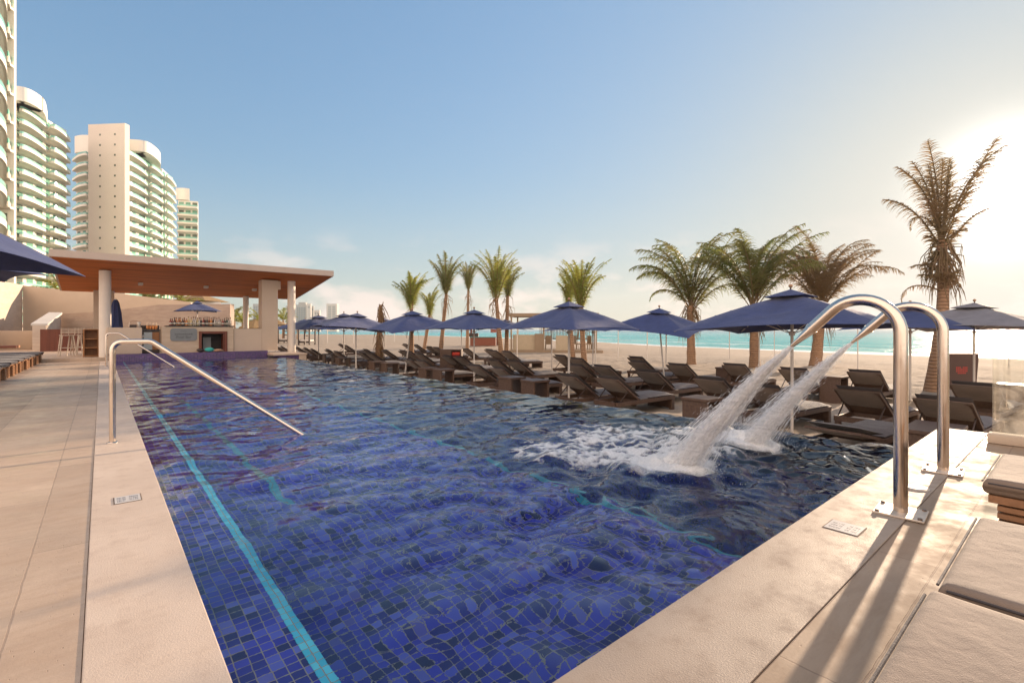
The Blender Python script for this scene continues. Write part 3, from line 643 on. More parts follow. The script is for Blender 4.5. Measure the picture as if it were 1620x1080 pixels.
# towels and things at the hatch
M['teal'] = fabric('teal_towel', (.05,.42,.36), .3); M['kraft'] = fabric('kraft_paper', (.45,.26,.16), .1)
def lump(name, sx, sy, sz, mat, loc, lab, cat):
    m = MB(); n = 14; vs = []
    for i in range(8):
        ph = math.pi*i/7
        for k in range(n):
            a = 2*math.pi*k/n; rr = 1+.18*math.sin(3*a+i)+.1*math.sin(7*a)
            vs.append((sx*math.sin(ph)*math.cos(a)*rr, sy*math.sin(ph)*math.sin(a)*rr, sz*(1-math.cos(ph))/2))
    fs = [(i*n+k, i*n+(k+1)%n, (i+1)*n+(k+1)%n, (i+1)*n+k) for i in range(7) for k in range(n)]
    o = m.add(vs, fs).build(name, mat, None, True); o.location = loc; return tag(fixn(o), lab, cat)
lump('folded_towel', .16, .09, .17, M['teal'], (3.12, 21.36, .205), 'crumpled teal towel on the ledge below the hatch', 'towel')
lump('paper_bag', .17, .07, .11, M['kraft'], (3.40, 21.34, .205), 'crumpled brown and pink bag beside the teal towel', 'bag')
lump('round_basket', .12, .09, .14, M['dark'], (2.83, 21.36, .205), 'round dark basket on the ledge left of the teal towel', 'basket')
# pool umbrella behind the bar and closed umbrella come with the umbrellas
# square post and cabinet at the left behind column
q = P(164.5, 19.5); o = MB().box(-.32, .32, -.2, .2, 1.05, 2.78).build('square_pillar', M['stucco']); o.location = (q.x, q.y, 0)
tag(o, 'square beige pillar rising behind the thick left column', 'pillar')
o = MB().box(-.55, .45, -.3, .3, ZB, 1.05).build('dark_counter', M['dark']); o.location = (q.x-.1, q.y-.02, 0); tag(o, 'dark counter below the square pillar behind the bar stools', 'counter')
o = MB().box(-.8, .7, -.25, .2, 0, .95).build('red_cabinet', M['redwood']); p_ = P(104, 21.5); o.location = (p_.x, p_.y, ZB); tag(o, 'dark red cabinet standing behind the bar stools', 'cabinet')
o = thing('shelf_cabinet', 'orange wood cabinet with open shelves beside the thick left column', 'cabinet', (-.28, 22.3, ZB))
MB().box(-.2, .22, .3, .34, 0, .95).build('back', M['orangewood'], o)
for a_ in (-.2, .18): MB().box(a_, a_+.04, -.1, .298, 0, .95).build('side', M['orangewood'], o)
for z_ in (0.02, .3, .6, .93): MB().box(-.158, .178, -.09, .296, z_, z_+.03).build('shelf', M['orangewood'], o)
# bar stools
M['stoolwood'] = woodm('whitewashed_wood', (.58,.48,.38), (.50,.40,.31), 'Z', 3)
def stool(loc, lab, rz):
    t = thing('bar_stool', lab, 'bar stool', loc, rz, 'whitewashed bar stools left of the bar')
    for sx in (-1, 1):
        for sy in (-1, 1):
            MB().tube([(sx*.16, sy*.15, .72), (sx*.24, sy*.22, 0)], [.022, .017], 6).build('leg', M['stoolwood'], t)
    m = MB()
    for z in (.28,): 
        for sx in (-1, 1): m.tube([(sx*.212, -.196, z), (sx*.212, .196, z)], .012, 5)
        for sy in (-1, 1): m.tube([(-.212, sy*.196, z+.1), (.212, sy*.196, z+.1)], .012, 5)
    m.build('footrest', M['stoolwood'], t)
    m = MB(); m.box(-.2, .2, -.19, .19, .72, .745)
    m.build('seat', M['stoolwood'], t)
    m = MB()
    for k in range(4): m.box(-.215-.012*k, -.195-.012*k, -.2, .2, .80+k*.05, .835+k*.05)
    for sy in (-1, 1): m.tube([(-.19, sy*.18, .74), (-.245, sy*.18, 1.0)], .013, 5)
    m.build('backrest', M['stoolwood'], t); return t
for i, (px, d, lab) in enumerate(((106, 17.6, 'leftmost whitewashed bar stool with slatted back'), (121, 18.0, 'second whitewashed bar stool from the left, in front of the red cabinet'), (133, 18.9, 'third whitewashed bar stool from the left, half hidden'), (145, 17.9, 'rightmost whitewashed bar stool next to the thick column'))):
    q = P(px, d); stool((q.x, q.y, ZB), lab, R((100, 80, 95, 85)[i]))

# ---- walls behind
def W(nm, st, th, mat, lab): o = fixn(MB().wall(st, th).build(nm, mat)); return tag(o, lab, 'wall')
def st(px, d, pyt, zb=ZB): p = P(px, d); return (p.x, p.y, zb, zat(pyt, d))
W('stone_wall', [st(82, 27.6, 497), st(140, 27.3, 494), st(188, 27.1, 489.5), st(251, 26.9, 482), st(364, 26.9, 480.6)], .4, M['stonewall'], 'long weathered stone wall behind the bar with a low sloping top')
W('beige_wall', [st(36, 28.8, 451.5), st(95, 29.2, 458), st(180, 29.8, 463), st(302, 31, 478)], .4, M['stucco'], 'tall smooth beige wall rising behind the stone wall')
W('white_stone_wall', [st(-60, 20, 424), st(0, 25, 444), st(35.5, 28.7, 450.5)], .5, M['limestone_y'], 'tall sunlit white stone wall at the far left')
# stair flank wall and planter
m = MB(); a_, b2 = P(62, 21.6), P(88, 27.0)
dr = (b2-a_).normalized(); nr = Vector((dr.y, -dr.x, 0))
def flank(off0, off1, z0a, z1a, z0b, z1b):
    vs = []
    for p, z0, z1 in ((a_, z0a, z1a), (b2, z0b, z1b)):
        for o_ in (off0, off1): vs += [(p.x+nr.x*o_, p.y+nr.y*o_, z0), (p.x+nr.x*o_, p.y+nr.y*o_, z1)]
    return MB().add(vs, [(0,1,3,2),(4,6,7,5),(0,4,5,1),(2,3,7,6),(1,5,7,3),(0,2,6,4)])
t = thing('stair_wall', 'low white stone flank wall with a flat coping rising away from the pool', 'wall', (0,0,0))
fixn(flank(-.22, .22, ZB, zat(515, 21.6), ZB, zat(497, 27.0)).build('wall_body', M['limestone_y'], t))
fixn(flank(-.27, .27, zat(515, 21.6)+.003, zat(512, 21.6), zat(497, 27.0)+.003, zat(494, 27.0)).build('coping', M['white_plaster'], t))
p_ = P(20, 23.5); o = MB().box(-4.5, 1.05, -.3, .4, 0, zat(523, 23.5)-ZB, bev=.02).build('planter_wall', M['stucco']); o.location = (p_.x, p_.y, ZB); o.rotation_euler = (0,0,R(-4)); autosm(o); tag(o, 'low beige block wall left of the stair flank wall', 'wall')

# ================================================================== TOWERS
M['tower'] = M_noise('tower_white', (.88,.82,.73), (.85,.78,.69), .2, .8, .05, .01, 3)
M['tower_panel'] = M_noise('tower_panel', (.74,.64,.55), (.70,.60,.51), .15, .8, .05, .01, 3)
def gmat(name, c, rough, opac=.5):
    t = NT(name); v = t.coord('Object'); n = t.noise(v, .35, 3); x = t.pbr(t.mix(t.rng(n, .3, .7), c, tuple(q*.6 for q in c)), rough); return t.m
M['rail_glass'] = gmat('green_railing_glass', (.36,.74,.62), .15)
M['win_green'] = gmat('green_window', (.20,.46,.33), .1)
M['win_dark'] = gmat('dark_window', (.13,.16,.12), .12)  # darker glass tone, picked at random and for the panel windows
def spline(pts, n=6):
    out_ = []; pts = [pts[0]] + list(pts) + [pts[-1]]
    for i in range(1, len(pts)-2):
        p0, p1, p2, p3 = [Vector(q) for q in pts[i-1:i+3]]
        for k in range(n):
            t = k/n; out_.append(.5*((2*p1)+(-p0+p2)*t+(2*p0-5*p1+4*p2-p3)*t*t+(-p0+3*p1-3*p2+p3)*t**3))
    out_.append(Vector(pts[-2])); return out_
def plan(ptsd): return [tuple(P(px, d)[:2]) for px, d in ptsd]
def strip(curve, off, z0, z1, th):
    """upright band following a plan curve; off moves it inward"""
    m = MB(); n = len(curve); vs = []
    for i, p in enumerate(curve):
        a = curve[max(i-1,0)]; b = curve[min(i+1,n-1)]; d = (Vector(b)-Vector(a)); d = Vector((d.x, d.y)).normalized(); o = Vector((-d.y, d.x))
        p0 = Vector(p[:2]) + o*off; p1 = Vector(p[:2]) + o*(off+th)
        vs += [(p0.x,p0.y,z0),(p0.x,p0.y,z1),(p1.x,p1.y,z1),(p1.x,p1.y,z0)]
    fs = [(0,1,2,3), tuple(4*(n-1)+k for k in (3,2,1,0))]
    for i in range(n-1):
        for k in range(4): fs.append((4*i+k, 4*i+4+k, 4*i+4+(k+1)%4, 4*i+(k+1)%4))
    return m.add(vs, fs)
def tower(label, balc, floors, fh, z0, wins, FL=.42):
    """balc: list of plan curves (px,d) bulging out of a chord; each floor of each curve is one balcony part"""
    allp = [q for cc in balc for q in plan(cc)]; cx = sum(p[0] for p in allp)/len(allp); cy = sum(p[1] for p in allp)/len(allp)
    t = thing('apartment_tower', label, 'tower', (cx, cy, z0)); H = (floors+1)*fh
    for cc in balc:
        cv = [tuple(v[:2]) for v in spline([(p[0]-cx, p[1]-cy, 0) for p in plan(cc)], 5)]; n = len(cv)
        A, B = Vector(cv[0]), Vector(cv[-1]); ch = (B-A).normalized(); nn = Vector((-ch.y, ch.x))
        cv = [tuple(Vector(p) - nn*(Vector(p)-A).dot(nn)*FL) for p in cv]; inn = Vector((-ch.y, ch.x)); cl_ = (B-A).length
        slab = strip(cv, 0, 0, .66, .22)
        poly = [(p[0]+inn.x*.02, p[1]+inn.y*.02) for p in cv] + [tuple(B+inn*1.2), tuple(A+inn*1.2)]
        slab.prism(poly, .0, .26)
        s0 = fixn(slab.build('balcony', M['tower'], t)); g0 = fixn(strip(cv, .05, .66, 1.22, .05).build('railing_glass', M['rail_glass'], s0))
        for k in range(1, floors+1):
            s = s0.copy(); COL.objects.link(s); s.location = (0,0,k*fh); g = g0.copy(); COL.objects.link(g); g.parent = s
        w0_, w1_ = A+inn*1.1, B+inn*1.1; rl = lambda w_: (w_+Vector((cx,cy))).normalized(); w2_, w3_ = w1_+rl(w1_)*5+inn*.3, w0_+rl(w0_)*5+inn*.3
        MB().prism([tuple(w0_), tuple(w1_), tuple(w2_), tuple(w3_)], -2, H+.2).build('wall', M['tower'], t)
        for j in range(wins):
            pm = w0_.lerp(w1_, (j+.5)/wins) - inn*.05; ww = cl_/wins*random.uniform(.24, .36)
            q0 = pm-ch*ww; q1 = pm+ch*ww; q2 = q1+inn*.3; q3 = q0+inn*.3
            m = MB().prism([tuple(q0), tuple(q1), tuple(q2), tuple(q3)], .3, fh-.42); w0 = None
            for k in range(floors+1):
                if w0 is None: w0 = m.build('window', M['win_green'], t)
                else:
                    w1 = w0.copy(); COL.objects.link(w1); w1.location = (0,0,k*fh)
                    if random.random() < .35:
                        if not hasattr(tower, 'dk'): tower.dk = {}
                        key = w0.data.name
                        if key not in tower.dk: md = w0.data.copy(); md.materials.clear(); md.materials.append(M['win_dark']); tower.dk[key] = md
                        w1.data = tower.dk[key]
    return t, cx, cy
# far left tower, seen only at its edge
t0, cx, cy = tower('apartment tower cut by the left edge with big rounded balconies', [[(-90,52),(-50,46.5),(-12,45.5),(10,48.5),(9,53)], [(9,53),(15,53),(18.5,55.5),(15,59)]], 19, 3.15, 4.9, 2, 0)
# second tower
t1, cx1, cy1 = tower('curved white apartment tower with green glass balconies, left of the windowless slab', [[(6,116),(16,113),(29,117),(31,122)], [(30,122),(42,120),(58,121.5),(70,125.5),(77,131)], [(77,131.5),(88,130.5),(102,131.5),(111,135),(112,140)]], 17, 3.1, 2.2, 3)
def arc_wall(ptsd, cx, cy, z0, z1, nm, par, mat, th=.5):
    cv = [tuple(v[:2]) for v in spline([(p[0]-cx, p[1]-cy, 0) for p in plan(ptsd)], 6)]
    return fixn(strip(cv, 0, z0, z1, th).build(nm, mat, par))
arc_wall([(12,118),(28,117),(50,119),(70,124),(75,131)], cx1, cy1, 54, 57.4, 'rooftop_drum', t1, M['tower'], 6)
# third tower with blank slab
t2, cx2, cy2 = tower('apartment tower with a tall blank panel of small square windows and wavy balconies', [[(114,154),(117,149),(130,147.5),(140,150)], [(197,149),(210,147.6),(224,150.5),(234,156),(236,161)], [(236,160.5),(247,160.5),(257,165),(262,172)], [(262,171),(270,170.5),(277,175.5),(279,182)]], 17, 3.1, 1.5, 3)
a_, b2 = P(139.5, 146.5), P(197.5, 145.5); d_ = (b2-a_).normalized(); n_ = Vector((-d_.y, d_.x, 0)); 
if n_.dot(a_) < 0: n_ = -n_
vs = [(p.x-cx2, p.y-cy2, z) for z in (-3, zat(196, 146)-1.5) for p in (a_, b2, b2+n_*1.6, a_+n_*1.6)]
pn = fixn(MB().add(vs, [(0,1,5,4),(1,2,6,5),(2,3,7,6),(3,0,4,7),(4,5,6,7),(3,2,1,0)]).build('blank_panel', M['tower_panel'], t2))
for k in range(15):
    for f in (.325, .73):
        c = a_.lerp(b2, f) - n_*.03; z = zat(213, 146)-1.5 - k*3.1
        h = d_*.28
        vs = [(c.x-cx2+s*h.x+n_.x*o, c.y-cy2+s*h.y+n_.y*o, z+zz_) for zz_ in (-.28,.28) for s, o in ((-1,0),(1,0),(1,.3),(-1,.3))]
        fixn(MB().add(vs, [(0,1,5,4),(1,2,6,5),(2,3,7,6),(3,0,4,7),(4,5,6,7),(3,2,1,0)]).build('small_window', M['win_dark'], t2))
arc_wall([(200,152),(226,153),(240,156),(253,163),(254,170)], cx2, cy2, 55.5, 59.0, 'rooftop_drum', t2, M['tower'], 6)
arc_wall([(118,153),(128,152),(141,152)], cx2, cy2, 55, 60.3, 'roof_wall', t2, M['tower'], 3)
t3, cx3, cy3 = tower('lowest apartment tower at the right end of the row with straight balconies', [[(280,188),(281,186),(302,187),(311,188),(312,190)]], 15, 3.1, 1.5, 3)
arc_wall([(278,189),(290,189),(300,190)], cx3, cy3, 50, 54.5, 'roof_wall', t3, M['tower'], 4)
# lower buildings glimpsed behind the bar
o = tag(fixn(MB().wall([st(255, 60, 472, 0), st(318, 62, 474, 0)], 6).build('villa', M['tower'])), 'low white villa glimpsed between the roof and the beige wall', 'building')
t = thing('villa', 'white villa with a tiled cap roof above the bar umbrella', 'building', tuple(P(322, 58)[:2]) + (0,))
MB().box(-1.8, 1.8, 0, 4, 0, zat(477, 58)).build('wall', M['tower'], t)
MB().lathe([(3.2,0),(.2,.9)], 4).build('roof', M['thatch'], t).location = (0,2,zat(476, 58))
# distant hotels
M['far1'] = M_noise('far_hotel_white', (.62,.56,.50), (.58,.52,.47), .05, .8, 0); M['far2'] = M_noise('far_hotel_glass', (.22,.27,.28), (.18,.22,.24), .05, .4, 0); M['far3'] = M_noise('far_hotel_grey', (.40,.39,.37), (.36,.35,.33), .05, .8, 0)
def hotel(x0, x1, yt, d, mat, lab, rows, cols, wmat, cap=None):
    c = P((x0+x1)/2, d); wd = (x1-x0)/FPX*d; zt = zat(yt, d)+2; t = thing('hotel', lab, 'hotel', (c.x, c.y, -2), -YAW)
    MB().box(-wd/2, wd/2, 0, wd*.6, 0, zt).build('tower_block', mat, t); w0 = None
    if cap: MB().box(-wd*.3, wd*.35, wd*.1, wd*.5, zt+.01, zt+cap).build('roof_house', M['far3'], t)
    for r in range(rows):
        for k in range(cols):
            sx = wd*.8/cols
            if w0 is None: w0 = MB().box(-sx*.34, sx*.34, -.12, .5, -1.0, 1.2).build('window', wmat, t); w1 = w0
            else: w1 = w0.copy(); COL.objects.link(w1)
            w1.location = (-wd*.4 + sx*(k+.5), 0, zt - 4 - r*(zt-8)/(rows))
    return t
hotel(400, 411.5, 480.5, 560, M['far3'], 'grey-green distant hotel left of the square bar pillar', 8, 3, M['far2'])
hotel(452, 459, 483.5, 600, M['far3'], 'slim grey distant hotel just left of the plinth column', 1, 1, M['far2'])
hotel(468, 485.3, 482, 560, M['far3'], 'wide distant hotel with a grid of dark windows right of the plinth column', 9, 5, M['far2'], 3)
hotel(485.6, 491.5, 480.3, 555, M['far1'], 'narrow white distant tower adjoining the hotel with the window grid', 1, 1, M['far3'])
hotel(491.8, 496, 484, 575, M['far3'], 'slim grey distant tower right of the narrow white one', 1, 1, M['far2'])
hotel(496.5, 505.5, 490.5, 600, M['far1'], 'low beige distant block between two hotel towers', 3, 2, M['far3'])
hotel(516.5, 533, 480.3, 560, M['far1'], 'cream distant hotel tower standing alone on the right', 9, 2, M['far3'])
hotel(405, 412, 500, 300, M['far1'], 'low white building below the grey-green hotel', 3, 2, M['far3'])
# ================================================================== LOUNGERS
def make_lounger(loc, rz, lab, flat=False, group='brown wicker sun loungers on the sand'):
    t = thing('sun_lounger', lab, 'sun lounger', loc, rz, group); W2 = .33
    m = MB(); m.box(.02, 1.98, -W2, -W2+.05, .20, .285, bev=.008); m.box(.02, 1.98, W2-.05, W2, .20, .285, bev=.008)
    m.box(.0, .05, -W2+.052, W2-.052, .20, .285); m.box(1.95, 2.0, -W2+.052, W2-.052, .20, .285); m.box(.70, .75, -W2+.052, W2-.052, .21, .28)
    m.build('frame', M['wicker'], t)
    for x in (.06, 1.86):
        for s in (-1, 1): MB().box(x, x+.10 if x > 1 else x+.06, s*W2-(.09 if s > 0 else 0), s*W2+(.09 if s < 0 else 0), -.05, .198, bev=.006).build('leg', M['wicker'], t)
    MB().box(1.87, 1.99, -W2+.092, W2-.092, .0, .198).build('foot_panel', M['wicker'], t)
    an = R(12 if flat else 34); ca, sa = math.cos(an), math.sin(an)
    Mb = Matrix.Translation((.74, 0, .29)) @ Matrix(((-ca, 0, -sa, 0), (0, 1, 0, 0), (sa, 0, -ca, 0), (0, 0, 0, 1)))
    # local x runs up the back, local z points to the rear
    def sheet(x0, x1, y0, y1, base, th, sag, nx=9, ny=7, fl=False):
        m = MB(); vs = []
        for side in (0, 1):
            for i in range(nx):
                for j in range(ny):
                    u = i/(nx-1); v = j/(ny-1); ed = min(1, 5*min(u, 1-u, v, 1-v)+.25)
                    z = base + (th*ed if side else th*(1-ed)*.3) + sag*math.sin(math.pi*v)*math.sin(math.pi*u)
                    vs.append((x0+(x1-x0)*u, y0+(y1-y0)*v, z))
        K = nx*ny; fs = []
        for i in range(nx-1):
            for j in range(ny-1):
                a = i*ny+j; fs.append((a, a+ny, a+ny+1, a+1)); fs.append((K+a, K+a+1, K+a+ny+1, K+a+ny))
        for i in range(nx-1): fs += [(i*ny, K+i*ny, K+(i+1)*ny, (i+1)*ny), (i*ny+ny-1, (i+1)*ny+ny-1, K+(i+1)*ny+ny-1, K+i*ny+ny-1)]
        for j in range(ny-1): fs += [(j, j+1, K+j+1, K+j), ((nx-1)*ny+j, K+(nx-1)*ny+j, K+(nx-1)*ny+j+1, (nx-1)*ny+j+1)]
        return m.add(vs, fs)
    br = MB(); br.box(.0, .82, -W2, -W2+.045, .0, .04); br.box(.0, .82, W2-.045, W2, .0, .04); br.box(.78, .82, -W2+.047, W2-.047, .0, .04); br.box(.0, .40, -W2+.047, W2-.047, .012, .022)
    br.v = [tuple(Mb @ Vector(v)) for v in br.v]; fixn(br.build('backrest', M['wicker'], t))
    s_ = sheet(.30, .85, -W2-.004, W2+.004, .022, .034, .012); s_.v = [tuple(Mb @ Vector(v)) for v in s_.v]; autosm(s_.build('sling', M['sling'], t), 60)
    c = sheet(.03, .84, -W2+.012, W2-.012, -.075, .07, -.012); c.v = [tuple(Mb @ Vector(v)) for v in c.v]; autosm(c.build('back_cushion', M['cushion'], t), 60)
    c = sheet(.76, 1.97, -W2+.01, W2-.01, .288, .075, .006, 13, 7); autosm(c.build('seat_cushion', M['cushion'], t), 60)
    if not flat:
        for s in (-1, 1): MB().tube([Mb @ Vector((.42, s*(W2-.03), .045)), Vector((.10 if s < 0 else .12, s*(W2-.03), .26))], .012, 5).build('prop', M['dark'], t)
    return t
HEAD = lambda x: x - .185
rowA = [(3.74, 9.0, 'with its raised back behind the water jets'), (6.4, 8.08, 'with the biggest back, just left of the bare sand gap'), (7.33, 7.85, 'directly behind the white pole of the centre umbrella'),
        (9.84, 7.93, 'just right of the left-hand pair of box tables at the centre'), (11.0, 8.0, 'with the white pole of the second umbrella in front of it'), (13.6, 7.8, 'touching the box table beside the leaning pole'), (14.5, 7.86, 'crossed by the leaning white umbrella pole'),
        (18.9, 8.5, 'right of the tall box table beside a straight pole'), (20.1, 8.6, 'left neighbour of the one by the tall box table'), (21.7, 8.1, 'in front of the wrapped palm'), (24.2, 8.6, 'fourth from the plinth, beside a low table'),
        (25.3, 8.2, 'third from the plinth'), (27.0, 8.4, 'second to the right of the plinth column'), (28.4, 8.4, 'first to the right of the plinth column'), (30.3, 8.1, 'seen just left of the plinth column'), (33.1, 8.4, 'farthest left, beside the square bar pillar')]
rowB = [(1.35, 9.33, 'between the two steel fountain pipes'), (2.49, 9.75, 'left of the near steel pipe, back half raised'), (4.95, 9.5, 'left of the water jets with its back to the pool'), (6.77, 10.05, 'crossed at its foot by the leaning pole'), (8.5, 10.45, 'in the second row behind the sand gap'),
        (9.25, 10.2, 'just right of the centre umbrella pole in the second row'), (11.65, 10.0, 'left of the thin second pole, facing the pavilion'), (12.42, 9.8, 'half hidden behind its right neighbour below the twin palms'), (14.7, 10.0, 'right of the red-lettered towel box'),
        (15.45, 9.95, 'left of the red-lettered towel box pair'), (17.4, 9.9, 'behind the leaning pole in the second row'), (19.4, 10.5, 'behind the tall box tables'), (20.6, 10.8, 'near the wrapped palm on its right'), (21.6, 10.4, 'right beside the wrapped palm base'), (22.9, 10.0, 'behind the straight left pole')]
rowC = [(1.31, 11.98, 'behind the second steel pipe below the dark towel cabinet'), (3.35, 13.63, 'right of a small table near the steel pipe'), (4.68, 13.1, 'partly veiled by the spray'), (6.3, 13.44, 'right of the small box table in the back row'), (7.35, 12.3, 'below the leftmost of the three big palms'),
        (8.8, 12.5, 'left of the leaning pole in the third row'), (11.03, 12.2, 'by the trunk of the right twin palm'), (10.2, 14.35, 'alone below the far umbrella behind the sand'), (12.67, 13.11, 'facing the pavilion left of the two slim palms'), (16.5, 13.67, 'by the trunk of the twin palms, right one'), (17.4, 13.66, 'by the trunk of the twin palms, left one'),
        (18.7, 14.4, 'third left of the twin palm trunks'), (20.1, 14.0, 'behind the thin pole in the back row'), (22.6, 13.8, 'right of the leaning palm trunk'), (23.8, 14.1, 'left of the leaning palm trunk'), (27.4, 15.27, 'far back, second from the single slim palm'), (29.1, 15.39, 'far back, beside the single slim palm'), (29.0, 11.4, 'far back left behind two straight poles'), (31.85, 12.13, 'farthest back on the left beyond the box tables')]
proto = None
for nm, row in (('brown first-row', rowA), ('brown second-row', rowB), ('brown back-row', rowC)):
    for y, x, lab in row:
        rz = R(-4 + random.uniform(-3, 3)); lab2 = nm + ' lounger ' + lab; assert len(lab2.split()) <= 16, lab2
        loc = (HEAD(x), y, SZ+.02+ (.02 if x > 11 else 0))
        if proto is None: proto = make_lounger(loc, rz, lab2)
        else: dup(proto, loc, rz, lab2)
make_lounger((7.35, 2.15, SZ+.02), R(-5), 'brown lounger folded almost flat, nearest to the pool corner by the pipes', flat=True)
# box tables
def box_table(loc, rz, lab, w_=.46, d_=.46, h=.62):
    t = thing('side_table', lab, 'side table', loc, rz, 'brown wicker box tables between loungers')
    MB().box(-w_/2-.02, w_/2+.02, -d_/2-.02, d_/2+.02, h-.05, h, bev=.008).build('table_top', M['wicker'], t)
    for s in (-1, 1): MB().box(s*(w_/2)-(.05 if s > 0 else 0), s*(w_/2)+(.05 if s < 0 else 0), -d_/2, d_/2, -.05, h-.052, bev=.006).build('side_panel', M['wicker'], t)
    return t
tabs = [((7.55,8.12), 'right of the centre pair, by the centre umbrella pole'), ((7.6,9.0), 'left of the centre pair, in front of the loungers'), ((7.55,12.0), 'right of the pair at the second umbrella pole'), ((7.5,12.75), 'tall one left of the second umbrella pole'),
        ((7.6,15.5), 'right of the far pair beyond the leaning pole'), ((7.55,16.4), 'left of the far pair beyond the leaning pole'), ((7.5,19.5), 'beside the straight pole at the far left'), ((7.75,4.2), 'just left of the water jets'), ((13.75,4.02), 'far one next to the near steel pipe'), ((14.4,7.0), 'far one below the middle big palm'),
        ((14.6,1.0), 'far one seen through the dirty glass'), ((8.2,23.1), 'low far one before the plinth')]
tb = None
for (x, y), lab in tabs:
    if tb is None: tb = box_table((x, y, SZ+.02), R(-4), 'brown box table, ' + lab)
    else: dup(tb, (x, y, SZ+.02), R(random.uniform(-8, 4)), 'brown box table, ' + lab)
box_table((8.25, 1.28, SZ+.02), R(0), 'low wide brown table beside the flat lounger near the pool corner', .9, .5, .50)

# ================================================================== UMBRELLAS
def make_umbrella(loc, rz, lab, s=1.2, eave=1.76, peak=2.40, tilt=(0,0), lean=None, group='navy square umbrellas', cloth='navy'):
    t = thing('beach_umbrella', lab, 'umbrella', loc, rz, group)
    lx, ly = lean or (0, 0)
    MB().tube([(-lx, -ly, -.15), (0, 0, peak-.02)], .024, 10).build('pole', M['pole'], t)
    T_ = Matrix.Translation((0,0,eave)) @ Matrix.Rotation(tilt[0], 4, 'X') @ Matrix.Rotation(tilt[1], 4, 'Y') @ Matrix.Translation((0,0,-eave))
    n = 16; vs = []; fs = []; H = peak-.07-eave
    SG = random.uniform(.02, .08)
    def cz(u, v):
        a = max(abs(u), abs(v)); b_ = min(abs(u), abs(v))/max(a, 1e-6)
        return eave + H*(1-a) + .06*H*math.sin(math.pi*a)*b_ - SG*H*math.sin(math.pi*a)*(1-b_) + .055*a*a*(1-b_**2)
    for i in range(n+1):
        for j in range(n+1):
            u = -1+2*i/n; v = -1+2*j/n; a = max(abs(u), abs(v)); b_ = min(abs(u), abs(v))/max(a, 1e-6)
            k = s*(1-.055*a*(1-b_**2)*1.2)
            vs.append(tuple(T_ @ Vector((u*k, v*k, cz(u, v)))))
    for i in range(n):
        for j in range(n): a = i*(n+1)+j; fs.append((a, a+n+1, a+n+2, a+1))
    up = len(vs); vs += [(v[0], v[1], v[2]-.006) for v in vs]; fs += [tuple(up+q for q in reversed(f)) for f in fs[:]]
    rim = [i*(n+1) for i in range(n+1)] + [n*(n+1)+j for j in range(1, n+1)] + [i*(n+1)+n for i in range(n-1, -1, -1)] + [j for j in range(n-1, 0, -1)]
    for q in range(len(rim)): a, b = rim[q], rim[(q+1) % len(rim)]; fs.append((a, b, up+b, up+a))
    c = MB().add(vs, fs).build('canopy', M[cloth], t); autosm(c, 28)
    r_ = .22*s; vt = [tuple(T_ @ Vector(p)) for p in ((r_,r_,peak-.125),(-r_,r_,peak-.125),(-r_,-r_,peak-.125),(r_,-r_,peak-.125),(0,0,peak))]
    vt2 = [(p[0], p[1], p[2]-.01) for p in vt]
    fixn(MB().add(vt+vt2, [(0,1,4),(1,2,4),(2,3,4),(3,0,4),(5,9,6),(6,9,7),(7,9,8),(8,9,5),(0,5,6,1),(1,6,7,2),(2,7,8,3),(3,8,5,0)]).build('vent_cap', M[cloth], c))
    for sx in (-1, 1):
        for sy in (-1, 1):
            rb = MB().tube([T_ @ Vector((sx*s*k, sy*s*k, cz(k, k)-.025)) for k in (.04, .3, .6, .97)], .010, 5).build('rib', M['pole'], t)
            MB().tube([T_ @ Vector((sx*.03, sy*.03, eave-.05)), T_ @ Vector((sx*s*.5, sy*s*.5, cz(.5,.5)-.03))], .008, 5).build('strut', M['pole'], rb)
    hb = MB().lathe([(.045,eave-.09),(.045,eave-.02)], 10).build('hub', M['pole'], t)
    o = MB().lathe([(.012,0),(.012,.03),(.03,.045),(.034,.06),(.02,.085),(.004,.09)], 10).build('finial', M['trunk'], t, True); o.location = T_ @ Vector((0,0,peak-.005)); return t
uz = SZ+.01
